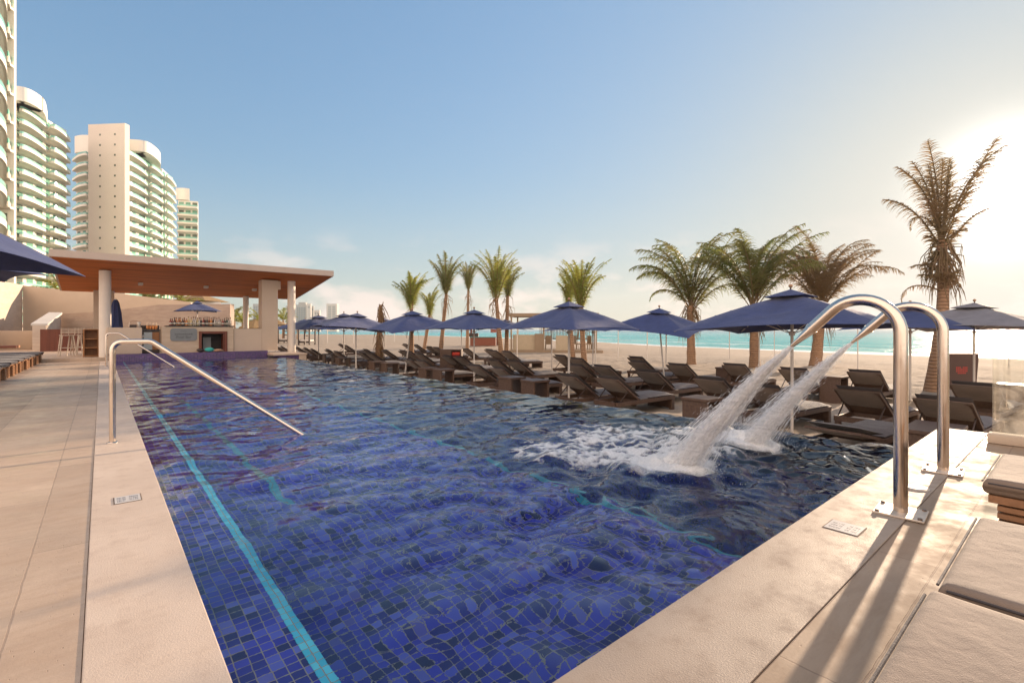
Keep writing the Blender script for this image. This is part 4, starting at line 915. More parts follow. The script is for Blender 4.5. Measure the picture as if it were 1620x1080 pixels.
UM = [  # px, d, label, kwargs
 (900, 10.9, 'navy umbrella at the centre of the picture, its white pole against the pool edge', dict(rz=0, s=1.12)),
 (1253, 8.07, 'largest navy umbrella on the right, behind the water jets', dict(rz=R(4), s=1.42, tilt=(R(-2), R(1)), peak=2.44)),
 (750, 15.4, 'navy umbrella left of the centre one, peaking between two palm pairs', dict(rz=R(2), s=1.18)),
 (653, 16.4, 'navy umbrella on a leaning pole near the single wrapped palm', dict(rz=R(-4), s=1.25, lean=(.28, -.12), tilt=(R(2), R(-3)))),
 (1041, 14.3, 'navy umbrella tipped towards the right on a strongly leaning pole', dict(rz=R(14), s=1.25, lean=(-.32, .12), tilt=(R(5), R(-5)))),
 (563, 18.7, 'navy umbrella with a pale sunlit side, third from the left', dict(rz=R(-8), s=1.45, tilt=(R(0), R(5)))),
 (544, 22.0, 'navy umbrella half hidden behind the pale-sided one on its left', dict(rz=R(-6), s=1.4, peak=2.5)),
 (504, 24.5, 'leftmost navy umbrella over the sand, behind the plinth column', dict(rz=R(5), s=1.5, peak=2.48)),
 (1440, 12.0, 'grey-blue backlit umbrella behind the near steel pipe', dict(rz=R(3), s=1.25)),
 (1541, 11.4, 'greyish sunlit umbrella at the right edge of the picture', dict(rz=R(-12), s=1.5, tilt=(R(0), R(2)), cloth='navy_sunlit')),
 (873, 18.6, 'navy umbrella showing its dark underside behind the centre umbrella', dict(rz=R(-3), s=1.3, eave=1.86)),
 (938, 16.8, 'navy umbrella edge peeping out right behind the centre umbrella', dict(rz=R(8), s=1.25, eave=1.72, peak=2.3)),
 (730, 25.0, 'navy umbrella low behind the one left of the centre, above a thin pole', dict(rz=R(4), s=1.3)),
 (800, 30.0, 'small navy umbrella tip left of the beach pavilion', dict(rz=R(10), s=1.3)),
 (608, 28.0, 'small navy umbrella right of the pale-sided one', dict(rz=R(10), s=1.35)),
 (652, 27.0, 'small navy umbrella below the leaning-pole one', dict(rz=R(-10), s=1.4)),
 (1054, 18.5, 'navy umbrella with dark underside behind the tipped one', dict(rz=R(0), s=1.3, eave=1.72)),
 (1201, 19.5, 'navy umbrella mostly hidden behind the largest one', dict(rz=R(8), s=1.35, peak=2.3)),
 (483, 30.0, 'far navy umbrella behind the leftmost one', dict(rz=R(20), s=1.5, peak=2.4)),
]
for px, d, lab, kw in UM:
    q = P(px, d); kw = dict(kw); rz = kw.pop('rz'); make_umbrella((q.x, q.y, uz), rz, lab, **kw)
# umbrella behind the bar and the closed one
q = P(312, 24.2); make_umbrella((q.x, q.y, ZB), R(-2), 'navy umbrella standing open behind the bar bottles', s=.95, eave=1.83, peak=2.37)
q = P(183, 19.2); t = thing('closed_umbrella', 'closed navy umbrella hanging folded beside the square pillar', 'umbrella', (q.x, q.y, ZB))
MB().lathe([(.028,0),(.028,2.15)], 8).build('pole', M['pole'], t)
vs = []; fs = []
for i, (r_, z) in enumerate(((.05,2.12),(.10,2.0),(.16,1.6),(.19,1.2),(.21,1.0))):
    for k in range(16): a = 2*math.pi*k/16; rr = r_*(1+.22*(k % 2)); vs.append((rr*math.cos(a), rr*math.sin(a), z-.05*(k % 2)*(i == 4)))
for i in range(4):
    for k in range(16): fs.append((i*16+k, i*16+(k+1)%16, (i+1)*16+(k+1)%16, (i+1)*16+k))
fs.append(tuple(range(16))); fs.append(tuple(64+k for k in range(16)))
autosm(MB().add(vs, fs).build('folded_canopy', M['navy'], t), 60)
# two big ones over the left deck
make_umbrella((-2.13, 10.26, 0), R(-13), 'big navy umbrella reaching in from the upper left, sunlit top and dark underside', s=1.6, eave=1.99, peak=3.02)
make_umbrella((-2.25, 12.75, 0), R(19), 'navy umbrella low behind the big one at the left edge', s=1.2, eave=2.02, peak=2.62)
# bare poles in the sand
bp = None
for px, d, h, lab in ((1154, 28, 2.05, 'left of the palm trunk below the largest umbrella'), (1225, 30, 2.05, 'behind the spray'), (1357, 20.5, 1.95, 'right of the rightmost big palm trunk'), (978, 31, 2.0, 'right of the pavilion'), (1024, 24, 2.0, 'left of the leaning pole'), (942, 20.4, 1.9, 'just left of the pavilion palm trunk'), (559.5, 62, 2.4, 'against the turquoise sea on the left'), (518, 62, 2.4, 'leftmost against the turquoise sea'), (624, 70, 2.6, 'against the sea, right of the wrapped palm'), (818, 28, 2.0, 'in front of the pavilion counter'), (1596, 26, 2.1, 'at the right edge above the glass screen')):
    q = P(px, d)
    if bp is None: bp = MB().lathe([(.024,-.1),(.024,1.0)], 8).build('bare_pole', M['pole']); tag(bp, 'x', 'pole', 'bare white poles standing in the sand'); o = bp
    else: o = bp.copy(); COL.objects.link(o)
    o.scale = (1 if d < 40 else 1.7, 1 if d < 40 else 1.7, h); o.location = (q.x, q.y, SZ); o['label'] = 'thin white pole standing in the sand ' + lab

# ================================================================== PALMS
def frond(m, mst, base, az, el, ln, droop, leaf_len, nleaf, hang, roll=0, wdt=.035, bend_az=0, fold=0.5):
    """one pinnate frond: rachis into mst, leaflets into m"""
    pts = []; p = Vector(base); e = el; a = az; st = ln/12
    for i in range(13):
        pts.append(p.copy()); dv = Vector((math.sin(a)*math.cos(e), math.cos(a)*math.cos(e), math.sin(e))); p = p + dv*st
        e -= droop*(i/12)*2/12; a += bend_az/12
    mst.tube(pts, [.022*(1-.85*i/12)+.004 for i in range(13)], 4, False)
    for k in range(nleaf):
        u = .16 + .84*(k+random.random()*.6)/nleaf; f = u*12; i = min(11, int(f)); c = pts[i].lerp(pts[i+1], f-i); t = (pts[i+1]-pts[i]).normalized()
        side = t.cross(Vector((0,0,1)));
        if side.length < .1: side = Vector((math.cos(a), -math.sin(a), 0))
        side.normalize(); upv = side.cross(t).normalized()
        ll = leaf_len*(math.sin(math.pi*min(1, .18+.80*u))**.6)*random.uniform(.75, 1.1)
        for s in (-1, 1):
            if random.random() < .07: continue
            d0 = (side*s*random.uniform(.6, 1) + t*random.uniform(.3, .95) + upv*random.uniform(-.25, .45)*fold).normalized()
            q = c.copy(); w_ = wdt*random.uniform(.7, 1.1); nseg = 4; L0 = None; wv = t*.7 + upv*.35
            hh = hang*random.uniform(.6, 1.5); vs = []
            for j in range(nseg+1):
                ww = w_*(1 - (j/nseg)**1.6)*.5 + .002
                wd = d0.cross(Vector((0,0,1)) if abs(d0.z) < .95 else side); wd = (wv - d0*wv.dot(d0)).normalized() if j == 0 else wd0
                wd0 = wd
                vs += [q - wd*ww, q + wd*ww]; q = q + d0*ll/nseg; d0 = (d0 + Vector((WIND[0], WIND[1], -hh))*.36).normalized()
            m.add(vs, [(2*j, 2*j+2, 2*j+3, 2*j+1) for j in range(nseg)])
WIND = (-.02, .12)
def palm(lab, base, top, r, fr, leafmat, group=None, bark=None, skirt=0, curve=(0,0), seed=0, nm='palm_tree'):
    """base, top: world points; fr: list of frond dicts"""
    random.seed(seed); b = Vector(base); tp = Vector(top) - b; t = thing(nm, lab, 'palm tree', base, 0, group)
    pts = []; n = 14
    for i in range(n+1):
        u = i/n; p = tp*u; s_ = math.sin(math.pi*u); pts.append((p.x + curve[0]*s_, p.y + curve[1]*s_, p.z - (.3 if i == 0 else 0)))
    tk = MB(); tk.tube(pts, [r*(1.25-.5*(i/n)**.6 + (.25 if i == 0 else 0))*(1+.05*random.uniform(-1, 1)) for i in range(n+1)], 12); autosm(tk.build('trunk', M['trunk'], t), 70)
    m = MB(); ms = MB()
    for f in fr:
        f = dict(f); f.setdefault('base', (tp.x, tp.y, tp.z)); bb = Vector(f.pop('base')); frond(m, ms, bb + Vector((random.uniform(-.05,.05), random.uniform(-.05,.05), random.uniform(-.45, .15))), **f)
    cr = m.build('crown', M[leafmat], t); ms.build('leaf_stems', M['leaf_brown'] if leafmat == 'leaf_brown' else M['leaf_dry'] if leafmat == 'leaf_gold' else M['leaf_brown'], t)
    if skirt:
        m = MB()
        for k in range(skirt):
            a = random.random()*6.28; p = Vector((tp.x, tp.y, tp.z)) + Vector((math.cos(a)*r, math.sin(a)*r, random.uniform(-1.1, .1))); q = p + Vector((math.cos(a)*random.uniform(.1,.35), math.sin(a)*random.uniform(.1,.35), random.uniform(-.7, .05)))
            q2 = q + Vector((random.uniform(-.1,.1), random.uniform(-.1,.1), -random.uniform(.1,.6)))
            m.tube([p, q, q2], [.018, .012, .003], 4, False)
        m.build('dry_fibres', M['leaf_dry'] if leafmat == 'leaf_gold' else M['leaf_brown'], t)
    return t
def fan(n, el0, el1, ln, droop, ll, nl, hang, az0=0, azr=math.pi, **kw):
    return [dict(az=az0 + azr*(2*((k*.618) % 1)-1), el=R(el0 + (el1-el0)*k/max(1, n-1)), ln=ln*random.uniform(.85, 1.1), droop=droop*random.uniform(.7, 1.3), leaf_len=ll, nleaf=nl, hang=hang, **kw) for k in range(n)]
def W3(px, d, py): return P(px, d, py=py)
RT = R(40.2) + R(90)  # azimuth to the right of the picture
def pz(px, d): q = P(px, d); return (q.x, q.y, SZ)
gp = 'slim young palms in the sand'
def small(lab, bx, d, tx, ty, n, ln, mat, seed, el=(66, 89), lean_az=0, **kw):
    random.seed(seed); palm(lab, pz(bx, d), W3(tx, d, ty), .13, fan(int(n*1.9), el[0]+1, el[1], ln*.98, R(62), .52, 46, 1.9, wdt=.030), mat, gp, seed=seed, skirt=25, **kw)
small('single slim palm with a rounded golden crown, leftmost of the row', 651, 27, 651, 487, 11, 2.2, 'leaf_gold', 1)
small('thin short palm with a narrow golden crown beside the single slim one', 670, 38, 680, 498, 7, 2.4, 'leaf_gold', 2, el=(74, 89))
small('slim palm leaning to the right with a dark green crown', 696, 30, 706, 466, 10, 2.7, 'leaf_green', 3, el=(70, 88))
small('slender upright palm right behind the leaning one', 739, 40, 741, 460, 9, 2.6, 'leaf_green', 4, el=(72, 89))
small('taller left palm of the twin pair, golden feathery crown', 794, 27, 785, 472, 13, 3.0, 'leaf_gold', 5, el=(66, 89))
small('shorter right palm of the twin pair with a drab crown', 801, 30, 803, 468, 9, 2.2, 'leaf_green', 6, el=(72, 88))
small('left palm of the pair behind the centre umbrella, small crown', 907, 28, 900, 478, 8, 1.9, 'leaf_gold', 7, el=(72, 88))
small('right palm of the pair behind the centre umbrella, tall golden crown', 925, 23, 918, 484, 13, 2.6, 'leaf_gold', 8, el=(66, 89))
gb = 'three big palms on the right'
def big(lab, bx, d, tx, ty, fr, mat, seed, r=.2, **kw): palm(lab, pz(bx, d), W3(tx, d, ty), r, fr, mat, gb, seed=seed, **kw)
random.seed(21)
def arrange(els, ln, hang=.5, ll=.75, nl=46, jitter=8, droop=55):
    """(side, elevation) pairs: side -1 left .. +1 right, in the picture plane with depth scatter"""
    o = []
    for s, e in els:
        az = RT if s > 0 else RT + math.pi; az += R(random.uniform(-50, 50))
        o.append(dict(az=az, el=R(e + random.uniform(-jitter, jitter)), ln=ln*random.uniform(.85, 1.1), droop=R(droop*random.uniform(.6, 1.2)), leaf_len=ll, nleaf=nl, hang=hang, wdt=.034))
    return o
def bigfr(seed, ln, n, lo=46, **kw):
    random.seed(seed); L_ = []
    for k in range(n):
        s_ = -1 if k % 2 else 1; L_.append((s_, lo + (88-lo)*((k*.618) % 1)))
    return arrange(L_, ln, **kw)
dead = lambda sd, ln, el=50: dict(az=RT+(math.pi if sd < 0 else 0), el=R(el), ln=ln, droop=R(230), leaf_len=.3, nleaf=34, hang=2.4, wdt=.035)
big('leftmost of the three big palms, ragged crown with one drooping dead frond', 1094, 24, 1092, 484, bigfr(22, 4.1, 25, 56, hang=1.5, ll=.95, nl=62, droop=112) + [dict(az=RT+math.pi, el=R(40), ln=2.5, droop=R(150), leaf_len=.34, nleaf=60, hang=2.4, wdt=.05), dict(az=RT, el=R(64), ln=4.3, droop=R(15), leaf_len=.45, nleaf=50, hang=.9, wdt=.04)], 'leaf_green', 22, skirt=90)
big('middle one of the three big palms with the densest crown', 1194, 22, 1192, 482, bigfr(23, 4.0, 29, 56, hang=1.5, ll=.95, nl=62, droop=108) + [dict(az=RT+math.pi, el=R(56), ln=3.6, droop=R(20), leaf_len=.7, nleaf=50, hang=1.2, wdt=.045)], 'leaf_green', 23, skirt=70)
big('rightmost of the three big palms, browner crown against the bright sky', 1290, 23, 1300, 482, bigfr(24, 3.8, 26, 54, hang=1.5, ll=.9, nl=62, droop=108) + [dict(az=RT, el=R(52), ln=3.9, droop=R(28), leaf_len=.6, nleaf=46, hang=1.2, wdt=.04), dict(az=RT, el=R(62), ln=4.0, droop=R(90), leaf_len=.5, nleaf=40, hang=.9, wdt=.04)], 'leaf_brown', 24, skirt=60, r=.24)
# lone palm at the far right
random.seed(31)
def lf(s, el, ln, droop, ll, hang, jaz=14, nl=52): return dict(az=(RT if s > 0 else RT+math.pi)+R(random.uniform(-jaz, jaz)), el=R(el), ln=ln, droop=R(droop), leaf_len=ll, nleaf=nl, hang=hang, wdt=.026, fold=.2)
fr = [lf(-1, 68, 2.6, 60, .5, 1.3, 8), lf(-1, 76, 2.6, 40, .5, .9), lf(-1, 82, 2.6, 8, .45, .5, 60), lf(1, 88, 2.6, 8, .45, .4, 60), lf(1, 80, 2.6, 8, .45, .5, 40), lf(1, 64, 3.3, 12, .8, 1.1, 4, 60), lf(1, 77, 2.5, 10, .45, .6, 80), lf(-1, 86, 2.6, 5, .4, .4, 90), lf(1, 52, 2.0, 40, .4, 1.5, 6, 40), lf(-1, 64, 2.2, 70, .55, 1.6, 30, 50), lf(1, 70, 2.9, 45, .7, 1.3, 30, 56), lf(-1, 79, 2.8, 30, .6, .9, 40, 56)]
bq = Vector(pz(1472, 13.8)); tq = W3(1490, 13.8, 380)
low = tq - bq + Vector((0,0,-.5))
for k in range(12):
    a = random.random()*6.28; fr.append(dict(az=a, el=R(random.uniform(25, 80)), ln=random.uniform(.5, 1.1), droop=R(60), leaf_len=.4, nleaf=16, hang=.9, wdt=.04, base=tuple(low + Vector((0,0,random.uniform(-.7, .3))))))
fr.append(dict(az=RT+math.pi, el=R(20), ln=1.5, droop=R(150), leaf_len=.25, nleaf=18, hang=2.5, wdt=.03, base=tuple(low + Vector((0,0,-.7)))))
fr.append(dict(az=RT+math.pi, el=R(60), ln=1.4, droop=R(230), leaf_len=.3, nleaf=22, hang=2.5, wdt=.03))
palm('tall shaggy palm at the far right next to the sun with an S-curved trunk', tuple(bq), tuple(tq), .155, fr, 'leaf_brown', None, seed=32, skirt=130, curve=(.17*math.cos(YAW), -.17*math.sin(YAW)))
# wrapped stub
q = pz(597, 24); tp_ = W3(603, 24, 482)
t = thing('wrapped_palm', 'transplanted palm stub wrapped in its own dead orange-brown fronds', 'palm tree', q)
MB().tube([(0,0,-.2), (Vector(tp_)-Vector(q))*.5, Vector(tp_)-Vector(q)], [.17,.13,.08], 10).build('trunk', M['trunk'], t)
m = MB(); tv_ = Vector(tp_)-Vector(q)
for k in range(150):
    u = random.uniform(.1, 1.05); p = tv_*u + Vector((random.uniform(-.12,.12), random.uniform(-.12,.12), 0)); q2 = p + Vector((random.uniform(-.28,.35), random.uniform(-.3,.2), -random.uniform(.4,1.1))); m.tube([p, p.lerp(q2,.5)+Vector((random.uniform(-.05,.05),0,0)), q2], [.022,.018,.004], 4, False)
m.build('dead_fronds', M['leaf_dry'], t)
# palms and thatch behind the bar and far left
for i, (px, d, ty, mat, lab) in enumerate(((98, 40, 462, 'leaf_gold', 'golden palm top showing below the roof at the far left'), (236, 42, 474, 'leaf_green', 'green palm top above the beige wall'), (283, 46, 474, 'leaf_gold', 'yellow-green palm top above the beige wall end'),
        (412, 70, 508, 'leaf_gold', 'golden low palm left of the square bar pillar'), (384, 60, 510, 'leaf_gold', 'golden low palm behind the thin rear column'), (448, 75, 506, 'leaf_gold', 'golden palm right of the square bar pillar'), (371, 66, 506, 'leaf_green', 'windblown dark palm at the end of the stone wall'))):
    random.seed(60+i); palm(lab, pz(px, d), W3(px, d, ty), .16, fan(12, 5, 80, 2.6, R(70), .6, 26, .6, wdt=.07), mat, 'palms behind the bar', seed=60+i)
def palapa(px, d, lab):
    q = pz(px, d); t = thing('thatched_parasol', lab, 'parasol', q, 0, 'thatched parasols far down the beach')
    MB().lathe([(.09,-.1),(.08,2.5)], 8).build('post', M['trunk'], t)
    vs = []; n = 20
    for i, (r_, z) in enumerate(((.05,3.1),(.9,2.6),(1.7,2.05),(1.75,1.95))):
        for k in range(n): a = 2*math.pi*k/n; vs.append((r_*math.cos(a)*(1+.06*(k%3)), r_*math.sin(a)*(1+.06*(k%3)), z-.1*(k%2)*(i>2)))
    fs = [(i*n+k, i*n+(k+1)%n, (i+1)*n+(k+1)%n, (i+1)*n+k) for i in range(3) for k in range(n)] + [tuple(range(n)), tuple(3*n+k for k in range(n))]
    fixn(MB().add(vs, fs).build('thatch', M['thatch'], t))
for px, d, lab in ((438, 64, 'thatched parasol right of the square bar pillar'), (404, 60, 'thatched parasol left of the square bar pillar'), (459, 82, 'thatched parasol between pillar and plinth column'), (470, 90, 'far thatched parasol right of the plinth column')): palapa(px, d, lab)
def gazebo(px, d, wpx, lab):
    q = P(px, d); s_ = wpx/FPX*d/2; t = thing('beach_cabana', lab, 'cabana', (q.x, q.y, SZ), -YAW, 'open dark cabana frames down the beach')
    for sx in (-1, 1):
        for sy in (0, 1.6): MB().box(sx*s_-.07, sx*s_+.07, sy-.07, sy+.07, 0, 2.3).build('post', M['dark'], t)
    m = MB(); m.box(-s_-.07, s_+.07, -.07, .07, 2.302, 2.4); m.box(-s_-.07, s_+.07, 1.53, 1.67, 2.302, 2.4); m.build('beam', M['dark'], t)
    MB().box(-s_, s_, .08, 1.52, .25, .45).build('bed', M['dark'], t); MB().box(-s_*.9, s_*.9, .1, 1.5, .452, .6).build('mattress', M['pole'], t)
    for k in range(2): MB().box(-s_+.075, -s_*.4, 1.56, 1.6, 1.0+.5*k, 1.1+.5*k).build('rail', M['dark'], t)
gazebo(448, 62, 15, 'dark cabana frame between the square pillar and the plinth column'); gazebo(481, 55, 17, 'dark cabana frame right of the plinth column')

# ================================================================== BEACH HUTS
q = P(764, 50); t = thing('beach_kiosk', 'small red-brown beach kiosk with a teal counter top', 'kiosk', (q.x, q.y, SZ+.1), -YAW)
M['brick_red'] = simple('red_brown_paint', (.24,.075,.04), .7); M['teal_top'] = simple('teal_counter', (.10,.33,.30), .4)
MB().box(-1.3, 1.3, 0, 1.2, 0, .85).build('counter', M['brick_red'], t); MB().box(-1.35, 1.35, -.05, 1.25, .853, .92).build('counter_top', M['teal_top'], t)
for x in (-1.32, 1.45): MB().box(x-.1, x+.1, 1.3, 1.5, 0, 2.3).build('post', M['brick_red'], t)
MB().box(-1.6, 1.7, -.2, 1.7, 2.303, 2.42).build('roof', M['brick_red'], t); MB().box(-1.45, -.5, .2, .9, .923, 1.3).build('crate', M['dark'], t)
MB().box(.75, 1.35, .9, .95, 1.35, 2.2).build('notice', simple('red_notice', (.45,.16,.12), .6), t)
# pavilion with slat fence
c0 = P(873, 38); t = thing('beach_pavilion', 'flat-roofed beach pavilion with cream counters and a grey slat screen', 'pavilion', (c0.x, c0.y, SZ+.05), -YAW+R(-8))
M['cream'] = simple('cream_panels', (.52,.42,.29), .7); M['tan'] = simple('tan_planks', (.33,.235,.15), .7); M['greyslat'] = simple('grey_slats', (.33,.27,.20), .7)
MB().box(-3.2, 3.9, -1.0, 3.4, -.3, .14).build('platform', M['tan'], t)
MB().box(-3.4, 3.6, -.8, 3.4, 2.75, 2.98).build('roof', M['tan'], t)
for x, y in ((-3.1,-.7),(-3.1,3.2),(3.4,3.2),(-.6,-.7),(3.4,-.7)): MB().box(x-.06, x+.06, y-.06, y+.06, .142, 2.748).build('post', M['tan'], t)
MB().box(-3.0, -1.3, -.5, .1, .142, 1.32).build('counter', M['cream'], t); MB().box(.35, 1.3, -.9, -.2, .142, 1.25).build('counter', M['cream'], t)
MB().box(-1.28, -.66, -.72, -.6, .142, 1.4).build('plank_panel', M['tan'], t)
for k in range(34):
    x = -1.2 + k*.125; MB().box(x, x+.05, 3.05, 3.1, .9, 2.35).build('slat', M['greyslat'], t)
m = MB(); m.box(-1.25, 3.1, 3.11, 3.15, .9, 1.0); m.build('rail', M['greyslat'], t)
for i, x in enumerate((-.3, 1.9, 2.7, 3.1)):
    ch = thing('beach_chair', ['tan wooden chair behind the left counter of the beach pavilion', 'first tan wooden chair right of the pavilion counters', 'second tan wooden chair right of the pavilion counters', 'rightmost tan wooden chair on the pavilion platform'][i], 'chair', t.matrix_basis @ Vector((x, .6+.5*(i % 2), .142)), -YAW+R(40*i), 'wooden chairs on the pavilion platform')
    MB().box(-.25, .25, -.25, .25, .4, .46).build('seat', M['tan'], ch); MB().box(-.25, .25, .2, .26, .462, 1.1).build('backrest', M['tan'], ch)
    for sx in (-1, 1):
        for sy in (-1, 1): MB().box(sx*.23-.025, sx*.23+.025, sy*.23-.025, sy*.23+.025, 0, .398).build('leg', M['tan'], ch)
# towel box with red cushion, dark cabinet with red lettering
q = P(713, 19.0); t = thing('towel_box', 'brown towel box with two red rolled towels among the loungers', 'towel box', (q.x, q.y, SZ+.02), -YAW)
M['red'] = fabric('red_towel', (.55,.05,.03), .3)
m = MB(); m.box(-.42, -.37, 0, .5, 0, .98); m.box(.37, .42, 0, .5, 0, .98); m.box(-.37, .37, 0, .5, .93, .98); m.box(-.37, .37, .46, .5, 0, .93); m.box(-.37, .37, 0, .46, .45, .49); m.box(-.37, .37, -.0, .03, 0, .45); m.box(-.37, .02, -.0, .03, .49, .93)
m.build('cabinet', M['wicker'], t)
for z in (.60, .80):
    o = MB().lathe([(.07,-.16),(.085,-.15),(.085,.15),(.07,.16)], 12).build('rolled_towel', M['red'], t, True); o.location = (.2, .12, z); o.rotation_euler = (0, R(90), 0)
q = P(1524, 14.3); t = thing('towel_cabinet', 'dark brown slanting cabinet with red lettering standing on the sand at the right', 'cabinet', (q.x, q.y, SZ+.02), -YAW+R(6))
M['cab'] = simple('cabinet_brown', (.085,.042,.030), .6); M['redink'] = simple('red_lettering', (.50,.055,.04), .6)
zt = zat(560, 14.3)-SZ; 
fixn(MB().add([(-.48,0,0),(.42,0,0),(.52,.0,zt),(-.48,.0,zt),(-.48,.55,0),(.42,.55,0),(.52,.55,zt),(-.48,.55,zt)], [(0,1,2,3),(7,6,5,4),(0,4,5,1),(1,5,6,2),(2,6,7,3),(3,7,4,0)]).build('body', M['cab'], t))
mk = MB()
for r_ in range(4):
    for k in range(7):
        if (r_, k) in ((3,0),(3,6),(0,3)): continue
        mk.box(-.24+k*.055, -.20+k*.055, -.006, -.002, zt-.43-r_*.055, zt-.43-r_*.055+.034)
mk.build('lettering', M['redink'], t)
# ================================================================== HANDRAILS, FOUNTAIN PIPES
def bend(pts, r, n=6):
    """round the corners of a polyline"""
    pts = [Vector(p) for p in pts]; o = [pts[0]]
    for i in range(1, len(pts)-1):
        a, b, c = pts[i-1], pts[i], pts[i+1]; u = (a-b).normalized(); v = (c-b).normalized(); ang = u.angle(v); t = min(r/math.tan(ang/2), (a-b).length*.49, (c-b).length*.49)
        p, q = b+u*t, b+v*t
        for k in range(n+1): s = k/n; o.append((1-s)**2*p + 2*s*(1-s)*b + s*s*q)
    o.append(pts[-1]); return o
def handrail(x, y, lab, d=(1.24, -.53)):
    t = thing('handrail', lab, 'handrail', (x, y, 0), 0, 'steel handrails of the pool steps')
    a = Vector((.29, -.03, .935)); b = Vector((.29+d[0]*1.5, -.03+d[1]*1.5, .935-.985*1.5))
    b = Vector((1.53, -.57, -.05)) + (Vector((1.53, -.57, -.05))-a)*.32
    autosm(MB().tube(bend([(0,0,.0), (0,0,.935), a, b], .085), .025, 20).build('rail_tube', M['steel'], t), 60)
    MB().lathe([(.045,0),(.045,.004),(.033,.012)], 20).build('base_flange', M['steel'], t, True)
handrail(.08, 5.84, 'near polished steel handrail sloping from the left coping into the pool'); handrail(.11, 17.9, 'far polished steel handrail sloping into the pool near the bar')
def fountain(x, y, lab):
    t = thing('fountain_pipe', lab, 'fountain pipe', (x, y, 0), 0, 'arched steel water spouts')
    rr = .20; pts = [(0,0,.012), (0,0,.4), (0,0,.8), (0,0,1.03)]
    for k in range(1, 16): a = R(180-135*k/15); pts.append((0, .20+rr*math.cos(a), 1.03+rr*math.sin(a)))
    e = Vector(pts[-1]); dv = Vector((0, .7071, -.7071)); pts += [e+dv*.06, e+dv*.16]
    autosm(MB().tube(pts, .0345, 28).build('tube', M['steel'], t), 60)
    s0 = e+dv*.16; autosm(MB().tube([s0, s0+dv*.012], .0375, 28).build('collar', M['steel'], t), 50)
    # flattened nozzle
    vs = []; n = 24; st_ = [(.012,.033,.033),(.05,.034,.028),(.10,.037,.019),(.165,.041,.009)]
    for q, ax, bx in st_:
        c = s0+dv*q; up_ = Vector((0,.7071,.7071))
        for k in range(n): a = 2*math.pi*k/n; vs.append(c + Vector((1,0,0))*ax*math.cos(a) + up_*bx*math.sin(a))
    fs = [(i*n+k, i*n+(k+1)%n, (i+1)*n+(k+1)%n, (i+1)*n+k) for i in range(3) for k in range(n)] + [tuple(range(n)), tuple(3*n+k for k in range(n))]
    autosm(MB().add(vs, fs).build('nozzle', M['steel'], t), 60)
    bp_ = MB().box(-.115, .115, -.115, .115, 0, .012, bev=.003).build('base_plate', M['steel_plate'], t); bp_.rotation_euler = (0,0,R(4))
    for sx in (-1, 1):
        for sy in (-1, 1): o = MB().lathe([(.012,0),(.012,.007),(.006,.010)], 6).build('bolt', M['bolt'], bp_); o.location = (sx*.095, sy*.095, .012)
    return s0+dv*.165
M['steel_plate'] = M_noise('satin_steel_plate', (.74,.64,.54), (.60,.50,.41), 12, .5, .1, metal=.6)
n1 = fountain(3.5, .69, 'near arched steel fountain pipe on the right coping'); n2 = fountain(4.77, .69, 'far arched steel fountain pipe on the right coping')

# ---- jets
def jet_mat(name, alpha, ho=.1):
    t = NT(name); v = t.coord('Object', (1,.13,1), (R(-52),0,0)); n = t.noise(v, 42, 4, .6)
    df = t.n("ShaderNodeBsdfDiffuse"); df.inputs[0].default_value = (.98,.97,.96,1)
    tl = t.n("ShaderNodeBsdfTranslucent"); tl.inputs[0].default_value = (.98,.97,.96,1); m0 = t.n("ShaderNodeMixShader"); m0.inputs[0].default_value = .60; t.l(df.outputs[0], m0.inputs[1]); t.l(tl.outputs[0], m0.inputs[2])
    tr = t.n("ShaderNodeBsdfTransparent"); m1 = t.n("ShaderNodeMixShader"); t.l(t.rng(n, .40, .60, alpha*ho, min(1, alpha*1.3)), m1.inputs[0]); t.l(tr.outputs[0], m1.inputs[1]); t.l(m0.outputs[0], m1.inputs[2]); t.l(m1.outputs[0], t.out.inputs[0]); return t.m
M['jet'] = jet_mat('aerated_water', .95, .7); M['spray'] = jet_mat('water_spray', 1.0, .6)
